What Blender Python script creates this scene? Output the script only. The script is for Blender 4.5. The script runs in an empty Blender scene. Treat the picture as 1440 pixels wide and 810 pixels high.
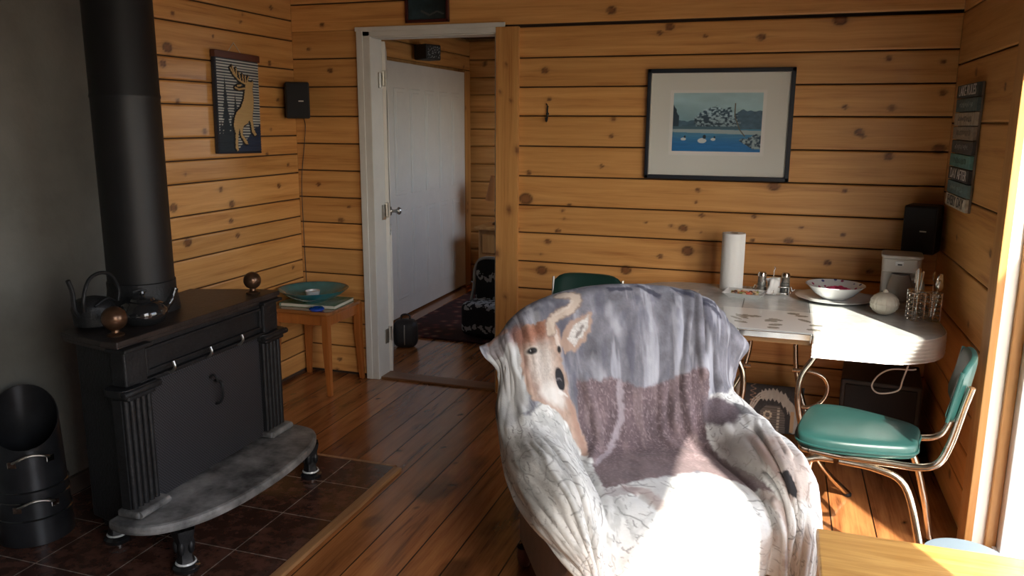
import bpy, bmesh, math, random
import numpy as np
from mathutils import Vector, Matrix, Euler
random.seed(7)
RNG = np.random.RandomState(11)
SC = bpy.context.scene
COL = SC.collection
PI = math.pi

# ------------------------------------------------------------------ helpers
def link(o, parent=None):
    COL.objects.link(o)
    if parent is not None: o.parent = parent
    return o

def tag(o, label=None, cat=None, group=None, kind=None):
    if label: o['label'] = label
    if cat: o['category'] = cat
    if group: o['group'] = group
    if kind: o['kind'] = kind
    return o

def empty(name, loc=(0, 0, 0), rz=0.0):
    o = bpy.data.objects.new(name, None)
    o.empty_display_size = 0.05
    link(o); o.location = loc; o.rotation_euler = (0, 0, rz)
    return o

class MB:
    """collects shapes into one mesh"""
    def __init__(s): s.v = []; s.f = []; s.sm = []
    def add(s, verts, faces, smooth=False):
        b = len(s.v); s.v.extend([tuple(map(float, p)) for p in verts])
        for f in faces: s.f.append(tuple(b + i for i in f)); s.sm.append(smooth)
        return s
    def bm(s, bmx, smooth=False, M=None):
        bmx.verts.ensure_lookup_table()
        vs = [(M @ v.co if M else v.co.copy()) for v in bmx.verts]
        s.add(vs, [[v.index for v in f.verts] for f in bmx.faces], smooth); bmx.free(); return s
    def box(s, c, d, bev=0.0, rot=None, seg=2, smooth=False):
        b = bmesh.new(); bmesh.ops.create_cube(b, size=1.0)
        for v in b.verts: v.co = Vector((v.co.x*d[0], v.co.y*d[1], v.co.z*d[2]))
        if bev > 0: bmesh.ops.bevel(b, geom=list(b.edges), offset=bev, segments=seg, profile=0.5, affect='EDGES')
        b.verts.index_update()
        M = Matrix.Translation(c)
        if rot: M = M @ Euler(rot).to_matrix().to_4x4()
        return s.bm(b, smooth, M)
    def tube(s, pts, r, n=10, closed=False, sub=0, cap=True):
        P = [Vector(p) for p in pts]
        if sub: P = smooth_path(P, sub, closed)
        rs = r if isinstance(r, (list, tuple)) else None
        N = len(P); rings = []; up = None
        for i in range(N):
            if closed: t = (P[(i+1) % N] - P[i-1])
            else: t = P[min(i+1, N-1)] - P[max(i-1, 0)]
            t.normalize()
            if up is None:
                up = Vector((0, 0, 1)) if abs(t.z) < .9 else Vector((1, 0, 0))
            a = up - t*up.dot(t); a.normalize(); up = a; b = t.cross(a)
            rr = (rs[int(i*(len(rs)-1)/(N-1)+.5)] if rs else r)
            rings.append([P[i] + (a*math.cos(k*2*PI/n) + b*math.sin(k*2*PI/n))*rr for k in range(n)])
        vs = [v for g in rings for v in g]; fs = []
        M = N if closed else N-1
        for i in range(M):
            j = (i+1) % N
            for k in range(n): fs.append((i*n+k, i*n+(k+1) % n, j*n+(k+1) % n, j*n+k))
        if cap and not closed:
            fs.append(tuple(range(n))[::-1]); fs.append(tuple((N-1)*n+k for k in range(n)))
        return s.add(vs, fs, True)
    def lathe(s, prof, c=(0, 0, 0), n=32, M=None, smooth=True, flute=0, fl=0.0, caps=False):
        vs = []; fs = []
        for (r, z) in prof:
            for k in range(n):
                a = 2*PI*k/n; rr = r*(1 + (fl*math.cos(flute*a) if flute else 0))
                p = Vector((rr*math.cos(a), rr*math.sin(a), z))
                if M: p = M @ p
                vs.append(p + Vector(c))
        for i in range(len(prof)-1):
            for k in range(n): fs.append((i*n+k, i*n+(k+1) % n, (i+1)*n+(k+1) % n, (i+1)*n+k))
        if caps and prof[0][0] > 1e-5: fs.append(tuple(range(n))[::-1])
        if caps and prof[-1][0] > 1e-5: fs.append(tuple((len(prof)-1)*n+k for k in range(n)))
        return s.add(vs, fs, smooth)
    def ball(s, c, r, n=24, sq=(1, 1, 1)):
        m = n//2
        return s.lathe([(max(1e-6, math.sin(PI*i/m)), -math.cos(PI*i/m)) for i in range(m+1)], c, n,
                       Matrix.Diagonal((r*sq[0], r*sq[1], r*sq[2], 1)))
    def prism(s, poly, z0, z1, M=None, smooth=False):
        """poly in xy, extruded z0..z1"""
        n = len(poly)
        vs = [Vector((x, y, z0)) for x, y in poly] + [Vector((x, y, z1)) for x, y in poly]
        if M: vs = [M @ v for v in vs]
        fs = [tuple(range(n))[::-1], tuple(range(n, 2*n))] + [(i, (i+1) % n, n+(i+1) % n, n+i) for i in range(n)]
        return s.add(vs, fs, smooth)
    def build(s, name, mat, parent=None, bevel=0.0, auto=True):
        me = bpy.data.meshes.new(name); me.from_pydata(s.v, [], s.f); me.update()
        me.polygons.foreach_set('use_smooth', s.sm)
        bm = bmesh.new(); bm.from_mesh(me); bmesh.ops.recalc_face_normals(bm, faces=bm.faces); bm.to_mesh(me); bm.free()
        if mat: me.materials.append(mat)
        o = bpy.data.objects.new(name, me); link(o, parent)
        if bevel:
            m = o.modifiers.new('b', 'BEVEL'); m.width = bevel; m.segments = 2; m.limit_method = 'ANGLE'; m.angle_limit = 0.6
        if any(s.sm) and auto:
            m = o.modifiers.new('e', 'EDGE_SPLIT'); m.split_angle = math.radians(40)
        return o

def smooth_path(P, sub, closed=False):
    out = []; N = len(P)
    rng = range(N if closed else N-1)
    for i in rng:
        p0 = P[i-1] if (closed or i > 0) else P[0]*2-P[1]
        p1 = P[i]; p2 = P[(i+1) % N]
        p3 = P[(i+2) % N] if (closed or i+2 < N) else P[-1]*2-P[-2]
        for k in range(sub):
            t = k/sub
            out.append(0.5*((2*p1)+(p2-p0)*t+(2*p0-5*p1+4*p2-p3)*t*t+(3*p1-p0-3*p2+p3)*t**3))
    if not closed: out.append(P[-1])
    return out

def rounded_rect(x0, x1, y0, y1, r, n=8):
    out = []
    for cx, cy, a0 in ((x1-r, y1-r, 0), (x0+r, y1-r, PI/2), (x0+r, y0+r, PI), (x1-r, y0+r, 3*PI/2)):
        for k in range(n+1):
            a = a0+k*PI/2/n; out.append((cx+r*math.cos(a), cy+r*math.sin(a)))
    return out

# numpy value noise
_T = RNG.rand(256, 256)
def vnoise(x, y):
    x = np.asarray(x, float); y = np.asarray(y, float)
    xi = np.floor(x).astype(int); yi = np.floor(y).astype(int); fx = x-xi; fy = y-yi
    fx = fx*fx*(3-2*fx); fy = fy*fy*(3-2*fy)
    a = _T[xi % 256, yi % 256]; b = _T[(xi+1) % 256, yi % 256]; c = _T[xi % 256, (yi+1) % 256]; d = _T[(xi+1) % 256, (yi+1) % 256]
    return (a*(1-fx)+b*fx)*(1-fy)+(c*(1-fx)+d*fx)*fy
def fbm(x, y, o=4):
    s = 0; a = .5; t = 0
    for k in range(o): s = s+a*vnoise(x*2**k+17*k, y*2**k+31*k); t += a; a *= .5
    return s/t
def smst(e0, e1, x):
    t = np.clip((x-e0)/(e1-e0), 0, 1); return t*t*(3-2*t)

# ------------------------------------------------------------------ materials
def newmat(name):
    m = bpy.data.materials.new(name); m.use_nodes = True
    nt = m.node_tree; b = nt.nodes['Principled BSDF']; return m, nt, b
def N(nt, t, **k):
    n = nt.nodes.new(t)
    for a, v in k.items():
        if a in n.inputs.keys(): n.inputs[a].default_value = v
        else: setattr(n, a, v)
    return n
def simple(name, col, rough=.5, metal=0.0, bump=0.0, bscale=60, var=0.0, vscale=8, spec=None, coat=0.0, col2=None, sheen=0.0):
    m, nt, b = newmat(name)
    b.inputs['Base Color'].default_value = (*col, 1); b.inputs['Roughness'].default_value = rough
    b.inputs['Metallic'].default_value = metal
    if spec is not None: b.inputs['Specular IOR Level'].default_value = spec
    if coat: b.inputs['Coat Weight'].default_value = coat; b.inputs['Coat Roughness'].default_value = .08
    if sheen: b.inputs['Sheen Weight'].default_value = sheen
    tc = N(nt, 'ShaderNodeTexCoord')
    if var or col2:
        n = N(nt, 'ShaderNodeTexNoise', Scale=vscale, Detail=6.0, Roughness=.6); nt.links.new(tc.outputs['Object'], n.inputs['Vector'])
        r = N(nt, 'ShaderNodeValToRGB'); r.color_ramp.elements[0].position = .35; r.color_ramp.elements[1].position = .68
        c2 = col2 if col2 else tuple(min(1, c*(1+var)) for c in col)
        c1 = col if col2 else tuple(c*(1-var) for c in col)
        r.color_ramp.elements[0].color = (*c1, 1); r.color_ramp.elements[1].color = (*c2, 1)
        nt.links.new(n.outputs['Fac'], r.inputs['Fac']); nt.links.new(r.outputs['Color'], b.inputs['Base Color'])
    if bump:
        n2 = N(nt, 'ShaderNodeTexNoise', Scale=bscale, Detail=4.0); nt.links.new(tc.outputs['Object'], n2.inputs['Vector'])
        bp = N(nt, 'ShaderNodeBump', Strength=bump, Distance=.01); nt.links.new(n2.outputs['Fac'], bp.inputs['Height'])
        nt.links.new(bp.outputs['Normal'], b.inputs['Normal'])
    return m

def board_mat(name, light, mid, dark, knotc, rough, lscale=1.3, cscale=24, coat=0.0):
    """solid timber: attribute gc = (along, across, board id), kn = (knot, tint, ring)"""
    m, nt, b = newmat(name)
    L = nt.links.new
    a = N(nt, 'ShaderNodeAttribute', attribute_name='gc'); k = N(nt, 'ShaderNodeAttribute', attribute_name='kn')
    mp = N(nt, 'ShaderNodeVectorMath', operation='MULTIPLY'); mp.inputs[1].default_value = (lscale, cscale, 1)
    L(a.outputs['Vector'], mp.inputs[0])
    n1 = N(nt, 'ShaderNodeTexNoise', Scale=1.0, Detail=5.0, Roughness=.62, Distortion=.35); L(mp.outputs[0], n1.inputs['Vector'])
    mp2 = N(nt, 'ShaderNodeVectorMath', operation='MULTIPLY'); mp2.inputs[1].default_value = (lscale*1.6, cscale*9, 1)
    L(a.outputs['Vector'], mp2.inputs[0])
    n2 = N(nt, 'ShaderNodeTexNoise', Scale=1.0, Detail=3.0, Roughness=.6); L(mp2.outputs[0], n2.inputs['Vector'])
    mx = N(nt, 'ShaderNodeMath', operation='MULTIPLY_ADD'); mx.inputs[1].default_value = .3; L(n2.outputs['Fac'], mx.inputs[0]); L(n1.outputs['Fac'], mx.inputs[2])
    r = N(nt, 'ShaderNodeValToRGB'); e = r.color_ramp.elements
    e[0].position = .42; e[0].color = (*dark, 1); e[1].position = .82; e[1].color = (*light, 1)
    x = e.new(.58); x.color = (*mid, 1)
    L(mx.outputs[0], r.inputs['Fac'])
    sp = N(nt, 'ShaderNodeSeparateXYZ'); L(k.outputs['Vector'], sp.inputs[0])
    tint = N(nt, 'ShaderNodeVectorMath', operation='SCALE'); L(r.outputs['Color'], tint.inputs[0]); L(sp.outputs['Y'], tint.inputs['Scale'])
    mk = N(nt, 'ShaderNodeMix', data_type='RGBA'); L(sp.outputs['X'], mk.inputs[0]); L(tint.outputs[0], mk.inputs[6]); mk.inputs[7].default_value = (*knotc, 1)
    mk2 = N(nt, 'ShaderNodeMix', data_type='RGBA'); L(sp.outputs['Z'], mk2.inputs[0]); L(mk.outputs[2], mk2.inputs[6]); mk2.inputs[7].default_value = (*[c*.25 for c in knotc], 1)
    L(mk2.outputs[2], b.inputs['Base Color'])
    b.inputs['Roughness'].default_value = rough
    if coat: b.inputs['Coat Weight'].default_value = coat; b.inputs['Coat Roughness'].default_value = .12
    bp = N(nt, 'ShaderNodeBump', Strength=.08, Distance=.004); L(n2.outputs['Fac'], bp.inputs['Height']); L(bp.outputs['Normal'], b.inputs['Normal'])
    return m

PINE = board_mat('pine_boards', (.70, .375, .13), (.58, .285, .085), (.40, .16, .04), (.12, .032, .012), .42, coat=.12)
FLOORW = board_mat('floor_boards', (.42, .175, .06), (.27, .098, .032), (.085, .027, .011), (.025, .009, .005), .24, lscale=1.6, cscale=13, coat=.4)

def grain(name, light, dark, rough=.4, axis='X', sc=18, coat=0.0):
    m, nt, b = newmat(name); L = nt.links.new
    tc = N(nt, 'ShaderNodeTexCoord'); mp = N(nt, 'ShaderNodeMapping')
    s = [sc, sc, sc]; s['XYZ'.index(axis)] = sc*.07; mp.inputs['Scale'].default_value = s
    L(tc.outputs['Object'], mp.inputs['Vector'])
    n = N(nt, 'ShaderNodeTexNoise', Scale=1.0, Detail=6.0, Roughness=.65, Distortion=.5); L(mp.outputs[0], n.inputs['Vector'])
    r = N(nt, 'ShaderNodeValToRGB'); r.color_ramp.elements[0].position = .36; r.color_ramp.elements[1].position = .64
    r.color_ramp.elements[0].color = (*dark, 1); r.color_ramp.elements[1].color = (*light, 1)
    L(n.outputs['Fac'], r.inputs['Fac']); L(r.outputs['Color'], b.inputs['Base Color']); b.inputs['Roughness'].default_value = rough
    if coat: b.inputs['Coat Weight'].default_value = coat
    return m

def vcol_mat(name, rough=.6, attr='col', bump=0.0, bscale=300, sheen=0.0, coat=0.0):
    m, nt, b = newmat(name); a = N(nt, 'ShaderNodeAttribute', attribute_name=attr)
    nt.links.new(a.outputs['Color'], b.inputs['Base Color']); b.inputs['Roughness'].default_value = rough
    if sheen: b.inputs['Sheen Weight'].default_value = sheen; b.inputs['Sheen Roughness'].default_value = .4
    if coat: b.inputs['Coat Weight'].default_value = coat; b.inputs['Coat Roughness'].default_value = .02
    if bump:
        tc = N(nt, 'ShaderNodeTexCoord'); n = N(nt, 'ShaderNodeTexNoise', Scale=bscale, Detail=3.0); nt.links.new(tc.outputs['Object'], n.inputs['Vector'])
        bp = N(nt, 'ShaderNodeBump', Strength=bump, Distance=.004); nt.links.new(n.outputs['Fac'], bp.inputs['Height']); nt.links.new(bp.outputs['Normal'], b.inputs['Normal'])
    return m

M = {}
M['plaster'] = simple('grey_cement_board', (.125, .123, .105), .85, bump=.25, bscale=40, col2=(.175, .173, .152), vscale=3)
M['white'] = simple('white_paint', (.62, .63, .60), .45, var=.04)
M['whitedoor'] = simple('white_door_paint', (.68, .67, .63), .4, var=.03)
M['vinylwhite'] = simple('white_vinyl', (.8, .8, .8), .4)
M['casing'] = grain('golden_pine_trim', (.60, .33, .12), (.44, .21, .065), .4, 'Z', 16)
M['oak'] = grain('oak_veneer', (.62, .36, .11), (.42, .21, .05), .3, 'X', 38, coat=.3)
M['oakside'] = grain('oak_edge', (.50, .28, .09), (.36, .18, .05), .4, 'Y', 30)
M['stoolwood'] = grain('orange_stool_wood', (.42, .14, .030), (.29, .088, .018), .32, 'Z', 22, coat=.3)
M['stooltop'] = grain('stool_top_wood', (.34, .13, .035), (.22, .075, .02), .25, 'X', 22, coat=.4)
M['iron'] = simple('black_cast_iron', (.014, .0145, .016), .5, .3, bump=.25, bscale=90, var=.25, vscale=20)
M['ironpanel'] = simple('stove_screen_iron', (.022, .023, .026), .42, .4)
M['ash'] = simple('ashy_grey_iron', (.05, .05, .05), .65, .1, bump=.35, bscale=50, col2=(.36, .36, .35), vscale=6)
M['irontop'] = simple('stove_top_iron', (.035, .027, .024), .4, .3, bump=.15, bscale=80, var=.3, vscale=12)
M['pipe'] = simple('matt_black_pipe', (.010, .010, .011), .5, .2, var=.15)
M['brassball'] = simple('dark_brass', (.11, .06, .035), .28, .7, var=.3, vscale=20)
M['glossblack'] = simple('black_enamel', (.012, .013, .014), .12, 0, coat=.6)
M['blackplastic'] = simple('black_plastic', (.014, .014, .016), .5)
M['grille'] = simple('black_speaker_cloth', (.012, .012, .014), .8, bump=.3, bscale=500)
M['chrome'] = simple('chrome', (.75, .74, .70), .14, 1.0)
M['chrometube'] = simple('worn_chrome_tube', (.62, .56, .47), .2, 1.0, var=.1, vscale=30)
M['apronchrome'] = simple('brushed_chrome_band', (.78, .78, .76), .36, .75)
M['steel'] = simple('brushed_steel', (.45, .44, .41), .35, 1.0)
M['green'] = simple('teal_green_vinyl', (.010, .046, .042), .4, bump=.04, bscale=30, var=.12, vscale=6)
M['greenlight'] = simple('teal_vinyl_welt', (.07, .17, .15), .4)
M['greendark'] = simple('bottle_green_vinyl', (.010, .038, .028), .35)
M['laminate'] = simple('grey_cracked_ice_laminate', (.40, .43, .43), .22, col2=(.54, .56, .55), vscale=14, coat=.3)
M['whiteceramic'] = simple('white_ceramic', (.62, .64, .64), .15, coat=.4)
M['coffeewhite'] = simple('white_appliance_plastic', (.50, .47, .43), .35)
M['paper'] = simple('white_paper', (.78, .80, .80), .85, bump=.1, bscale=200)
M['tealbowl'] = simple('teal_glaze', (.022, .19, .22), .18, coat=.5, var=.25, vscale=12)
M['bookgreen'] = simple('green_book_cover', (.05, .16, .06), .5, col2=(.35, .38, .30), vscale=22)
M['pages'] = simple('book_pages', (.62, .60, .50), .8)
M['blue'] = simple('blue_plastic', (.01, .05, .34), .25, coat=.4)
M['binblue'] = simple('blue_grey_plastic', (.15, .20, .24), .5)
M['brownfabric'] = simple('brown_velour_upholstery', (.20, .115, .07), .9, var=.15, vscale=14, bump=.2, bscale=250, sheen=.2)
M['backpack'] = simple('black_nylon', (.012, .012, .014), .55, bump=.3, bscale=60)
M['cream'] = simple('cream_plastic', (.6, .57, .48), .5)
M['white_cable'] = simple('white_cable', (.6, .6, .58), .5)
M['candleglass'] = simple('frosted_wicker_white', (.46, .43, .36), .55)
M['redframe'] = simple('dark_red_frame', (.06, .008, .006), .4)
M['lampshade'] = simple('amber_lampshade', (.45, .18, .05), .7)
M['darkframe'] = simple('navy_black_frame', (.018, .024, .036), .3)
M['mat'] = simple('cream_mat_board', (.78, .80, .76), .8)
M['redwood'] = simple('dark_red_wood', (.10, .03, .018), .5)
M['leather'] = M['blackplastic']
def glassmat(name, tr=.96):
    m, nt, b = newmat(name)
    out = nt.nodes['Material Output']; nt.nodes.remove(b)
    t = N(nt, 'ShaderNodeBsdfTransparent'); g = N(nt, 'ShaderNodeBsdfGlossy'); g.inputs['Roughness'].default_value = .02
    lw = N(nt, 'ShaderNodeLayerWeight'); lw.inputs['Blend'].default_value = .5
    pw = N(nt, 'ShaderNodeMath', operation='POWER'); nt.links.new(lw.outputs['Facing'], pw.inputs[0]); pw.inputs[1].default_value = 5
    f = N(nt, 'ShaderNodeMath', operation='MULTIPLY_ADD'); nt.links.new(pw.outputs[0], f.inputs[0]); f.inputs[1].default_value = .6; f.inputs[2].default_value = .03
    x = N(nt, 'ShaderNodeMixShader')
    t.inputs[0].default_value = (tr, tr, tr, 1)
    nt.links.new(f.outputs[0], x.inputs[0]); nt.links.new(t.outputs[0], x.inputs[1]); nt.links.new(g.outputs[0], x.inputs[2]); nt.links.new(x.outputs[0], out.inputs[0])
    return m
M['glass'] = glassmat('window_glass')
M['shakerglass'] = simple('shaker_glass', (.35, .37, .36), .08); 
for mm in ('shakerglass',):
    bb = M[mm].node_tree.nodes['Principled BSDF']; bb.inputs['Transmission Weight'].default_value = .7

# ------------------------------------------------------------------ board surfaces
def set_attr(me, name, arr):
    a = me.attributes.new(name, 'FLOAT_VECTOR', 'POINT'); a.data.foreach_set('vector', np.asarray(arr, np.float32).ravel())

def boards(name, pos, u0, u1, seams, knots, res=.012, holes=(), mat=None, kind='structure', parent=None, gap=.0028, depth=.014,
           tintvar=.12, cross=(), knot_rand=0.0, stains=(), seed=0, us=.0):
    """boards run along u, stacked along v between successive seams. pos(u, v, d) -> xyz (d = depth behind the face)."""
    rs = np.random.RandomState(seed)
    V = []; F = []; GC = []; KN = []; base = 0
    K = list(knots)
    for i in range(len(seams)-1):
        v0, v1 = seams[i], seams[i+1]
        segs = [(u0, u1)]
        for (a, b_, c, d_) in holes:                      # hole: u range a..b_, v range c..d_
            if (v0+v1)/2 > c and (v0+v1)/2 < d_:
                ns = []
                for s, e in segs:
                    if b_ <= s or a >= e: ns.append((s, e)); continue
                    if a > s: ns.append((s, a))
                    if b_ < e: ns.append((b_, e))
                segs = ns
        if cross:                                          # butt joints
            ns = []
            for s, e in segs:
                cuts = sorted([c for (ii, c) in cross if ii == i and s < c < e]); p = s
                for c in cuts: ns.append((p, c)); p = c
                ns.append((p, e))
            segs = ns
        for (s, e) in segs:
            bid = rs.rand()*40; tint = 1+rs.uniform(-tintvar, tintvar)
            kk = [k for k in K if s-.05 < k[0] < e+.05 and v0-.08 < k[1] < v1+.08]
            if knot_rand > 0:
                for _ in range(rs.poisson(knot_rand*(e-s))):
                    kk.append((rs.uniform(s, e), rs.uniform(v0+.01, v1-.01), rs.uniform(.005, .02)))
            nu = max(2, int((e-s)/res)+1); nv = max(2, int((v1-v0)/(res*.75))+1)
            us_ = np.concatenate([[s+.0005], np.linspace(s+.0025, e-.0025, nu), [e-.0005]])
            vs_ = np.concatenate([[v0+gap*.6], np.linspace(v0+gap*1.4, v1-gap*1.4, nv), [v1-gap*.6]])
            U, W = np.meshgrid(us_, vs_, indexing='ij'); D = np.zeros_like(U)
            D[:, 0] = depth; D[:, -1] = depth; D[0, :] = depth*(.5 if cross else 0); D[-1, :] = depth*(.5 if cross else 0)
            X = pos(U, W, D)
            g = W.copy(); kn = np.zeros_like(U); ring = np.zeros_like(U)
            for (ku, kv, kr) in kk:
                kr = kr*.8
                du = (U-ku); dv = (W-kv); q = np.sqrt((du/1.25)**2+dv**2)/kr
                g = g-np.sign(dv)*kr*.9*np.exp(-(du/(kr*3.2))**2)*np.exp(-np.abs(dv)/(kr*2.2))*(1-np.exp(-(dv/(kr*.5))**2))
                kn = np.maximum(kn, .78*(1-smst(.8, 1.15, q))); kn = np.maximum(kn, .16*(1-smst(1.0, 2.4, q)))
                kn = np.maximum(kn, .30*np.exp(-(du/(kr*5))**2)*np.exp(-(dv/(kr*.35))**2))
                ring = np.maximum(ring, .7*np.exp(-((q-.95)/.2)**2))
                g = g+np.where(q < 1, q*.02, 0)
            for (su, sv, sr, sa) in stains:
                q = np.hypot(U-su, (W-sv)*1.6)/sr+ (fbm(U*9, W*9)-.5)*1.2
                kn = np.maximum(kn, .8*sa*(1-smst(.3, 1.1, q)))
            ring[:, 0] = 1; ring[:, -1] = 1; kn[:, 0] = 1; kn[:, -1] = 1
            n = U.size; idx = np.arange(n).reshape(U.shape)+base
            f = np.stack([idx[:-1, :-1], idx[1:, :-1], idx[1:, 1:], idx[:-1, 1:]], -1).reshape(-1, 4)
            V.append(np.stack(X, -1).reshape(-1, 3)); F.append(f)
            GC.append(np.stack([U+bid*3, g, np.full_like(U, bid)], -1).reshape(-1, 3))
            KN.append(np.stack([kn, np.full_like(U, tint), ring], -1).reshape(-1, 3)); base += n
    # dark backing surface seen down the grooves
    V = np.concatenate(V); F = np.concatenate(F); GC = np.concatenate(GC); KN = np.concatenate(KN)
    me = bpy.data.meshes.new(name); me.vertices.add(len(V)); me.vertices.foreach_set('co', V.ravel())
    me.loops.add(F.size); me.loops.foreach_set('vertex_index', F.ravel().astype(np.int32)); me.polygons.add(len(F))
    me.polygons.foreach_set('loop_start', np.arange(0, F.size, 4, dtype=np.int32)); me.polygons.foreach_set('loop_total', np.full(len(F), 4, np.int32))
    me.update(calc_edges=True); me.validate()
    set_attr(me, 'gc', GC); set_attr(me, 'kn', KN)
    me.materials.append(mat or PINE)
    o = bpy.data.objects.new(name, me); link(o, parent)
    if kind: o['kind'] = kind
    return o

XL, XR, YB, YF, ZC = -2.778, .737, 4.27, -3.2, 2.9
KB = [(-0.881, 2.118, 0.022), (-0.582, 2.028, 0.020), (-0.63, 2.001, 0.012), (-0.405, 1.978, 0.008), (-1.231, 1.825, 0.018), (-1.205, 1.678, 0.010), (-0.854, 1.573, 0.014), (-0.862, 1.486, 0.011), (-0.912, 1.326, 0.01), (-1.317, 1.284, 0.012), (-1.333, 1.139, 0.036), (-1.122, 1.082, 0.01), (-1.111, 1.037, 0.008), (-1.146, 0.969, 0.013), (-1.375, 0.971, 0.008), (-0.666, 1.034, 0.006), (-0.53, 1.025, 0.01), (-0.467, 1.014, 0.020), (-0.401, 1.215, 0.012), (-0.408, 1.154, 0.008), (-0.376, 1.086, 0.011), (-0.376, 0.998, 0.006), (-1.204, 0.906, 0.016), (-0.439, 0.896, 0.028), (-0.582, 0.859, 0.013), (-1.242, 0.834, 0.008), (-1.236, 0.743, 0.028), (-1.084, 1.111, 0.010), (0.217, 2.036, 0.030), (-0.137, 1.967, 0.018), (0.442, 1.854, 0.013), (0.672, 1.836, 0.012), (0.686, 1.699, 0.015), (0.476, 1.628, 0.015), (0.271, 1.633, 0.011), (0.342, 1.515, 0.018), (0.361, 1.496, 0.01), (0.696, 1.44, 0.026), (0.483, 1.402, 0.019), (-0.029, 1.247, 0.026), (0.298, 1.234, 0.011), (-0.114, 1.092, 0.011), (0.112, 1.044, 0.008), (0.312, 1.016, 0.01), (-0.116, 0.968, 0.008), (0.059, 0.973, 0.018), (0.25, 0.873, 0.015), (0.448, 0.84, 0.012), (-2.573, 2.097, 0.013), (-2.667, 1.967, 0.011), (-2.531, 1.845, 0.015), (-2.642, 1.183, 0.012), (-2.439, 1.055, 0.008), (-2.497, 0.972, 0.017), (-2.543, 0.097, 0.013), (-2.566, 0.03, 0.010), (-0.762, 0.773, 0.026), (0.526, 2.19, 0.016)]
KL = [(3.28, 2.049, 0.013), (4.075, 2.177, 0.013), (3.813, 2.107, 0.009), (3.792, 2.07, 0.009), (3.562, 1.971, 0.008), (3.228, 1.89, 0.028), (3.189, 1.814, 0.019), (3.27, 1.642, 0.014), (4.097, 1.672, 0.011), (4.034, 1.873, 0.013), (3.448, 1.498, 0.016), (3.964, 1.372, 0.011), (4.169, 1.3, 0.011), (3.285, 1.296, 0.009), (3.542, 1.203, 0.014), (4.062, 1.185, 0.014), (3.184, 1.14, 0.022), (3.624, 1.118, 0.020), (3.609, 1.029, 0.014), (3.657, 0.945, 0.014), (3.264, 0.96, 0.025), (3.134, 1.005, 0.008), (4.163, 0.685, 0.011), (4.013, 1.508, 0.008)]
KR = [(3.868, 1.767, 0.017), (3.359, 1.685, 0.014), (3.873, 1.079, 0.011), (3.275, 1.099, 0.016), (3.479, 0.786, 0.013), (3.483, 0.155, 0.018), (3.164, 0.536, 0.018)]
SBR = [.02, .175, .325, .48, .635, .79, .952, 1.105, 1.265, 1.427, 1.588, 1.74, 1.892, 2.052]
SBL = [.02, .185, .335, .482, .639, .796, .952, 1.106, 1.266, 1.425, 1.583, 1.752, 1.911, 2.068]
SLW = [.02, .134, .246, .42, .604, .716, .876, .984, 1.092, 1.249, 1.361, 1.47, 1.632, 1.743, 1.852, 2.015, 2.128, 2.28, 2.44, 2.6, 2.75, 2.9]
SRW = [.03, .19, .33, .477, .732, .97, 1.243, 1.559, 1.821, 2.05, 2.3, 2.6, 2.9]
DX0, DX1, DZ = -2.26, -1.505, 2.025          # doorway
TH = .12

# back wall: planks left of the doorway, right of it, and the long ones above
def back_pos(u, v, d): return (u, YB+d, v)
def merge(objs, name):
    a = objs[0]
    for b in objs[1:]:
        pass
    return a
boards('wall_back', back_pos, -1.40, XR, SBR, KB, res=.011, seed=3, tintvar=.10)
boards('wall_back', back_pos, XL, -2.30, SBL, KB, res=.011, seed=5, tintvar=.16)
boards('wall_back', back_pos, XL, XR, [2.062, 2.215, 2.37, 2.52, 2.7, 2.9], KB, res=.013, seed=8)
b = MB(); b.box((((XL-.1)+DX0)/2-.02, YB+TH/2+.015, ZC/2), (DX0-XL+.06, TH-.03, ZC)); b.box(((DX1+XR+.2)/2, YB+TH/2+.015, ZC/2), (XR-DX1+.2, TH-.03, ZC))
b.box(((DX0+DX1)/2, YB+TH/2+.015, (DZ+ZC)/2+.01), (DX1-DX0+.1, TH-.03, ZC-DZ-.02)); tag(b.build('wall_back', simple('stud_core', (.05, .03, .02), .9)), kind='structure')
# left wall: planks near the corner, grey board behind the stove
YP = 3.128
boards('wall_left', lambda u, v, d: (XL-d, u, v), YP, YB, SLW, KL, res=.012, seed=21, tintvar=.10)
b = MB(); b.box((XL-.06, (YB+YF)/2, ZC/2), (.09, YB-YF, ZC)); tag(b.build('wall_left', bpy.data.materials['stud_core']), kind='structure')
b = MB(); b.box((XL+.001, (YP-.012+YF)/2, ZC/2), (.024, YP-.012-YF, ZC)); tag(b.build('wall_left', M['plaster']), kind='structure')
b = MB(); b.box((XL+.006, YP-.008, ZC/2), (.022, .008, ZC)); tag(b.build('trim_left', simple('metal_corner_bead', (.42, .38, .32), .5)), kind='structure')
b = MB(); b.box((XL+.027, (2.95+YF)/2, .04), (.028, 2.95-YF, .08), .004); tag(b.build('baseboard_left', simple('dark_slate_curb', (.06, .045, .035), .6)), kind='structure')
# right wall: planks between the back corner and the patio door
YD1 = 3.058; YD0 = 1.27; WY0, WY1, WS, WT = -.60, .93, .35, 2.50; DH = 2.06
boards('wall_right', lambda u, v, d: (XR+d, u, v), 3.06, YB, SRW, KR, res=.012, seed=31, tintvar=.12)
b = MB(); b.box((XR+.10, (YD1+.022+YB+.2)/2, ZC/2), (.17, YB+.178-YD1, ZC)); b.box((XR+.10, (YD0+WY1)/2, ZC/2), (.2, YD0-WY1, ZC)); b.box((XR+.10, (WY0+YF)/2, ZC/2), (.2, WY0-YF, ZC)); b.box((XR+.10, (WY0+WY1)/2, WS/2), (.2, WY1-WY0, WS)); b.box((XR+.10, (WY0+WY1)/2, (WT+ZC)/2), (.2, WY1-WY0, ZC-WT))
b.box((XR+.10, (YD0+YD1)/2, (DH+ZC)/2), (.2, YD1-YD0, ZC-DH)); tag(b.build('wall_right', M['casing']), kind='structure')
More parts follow.
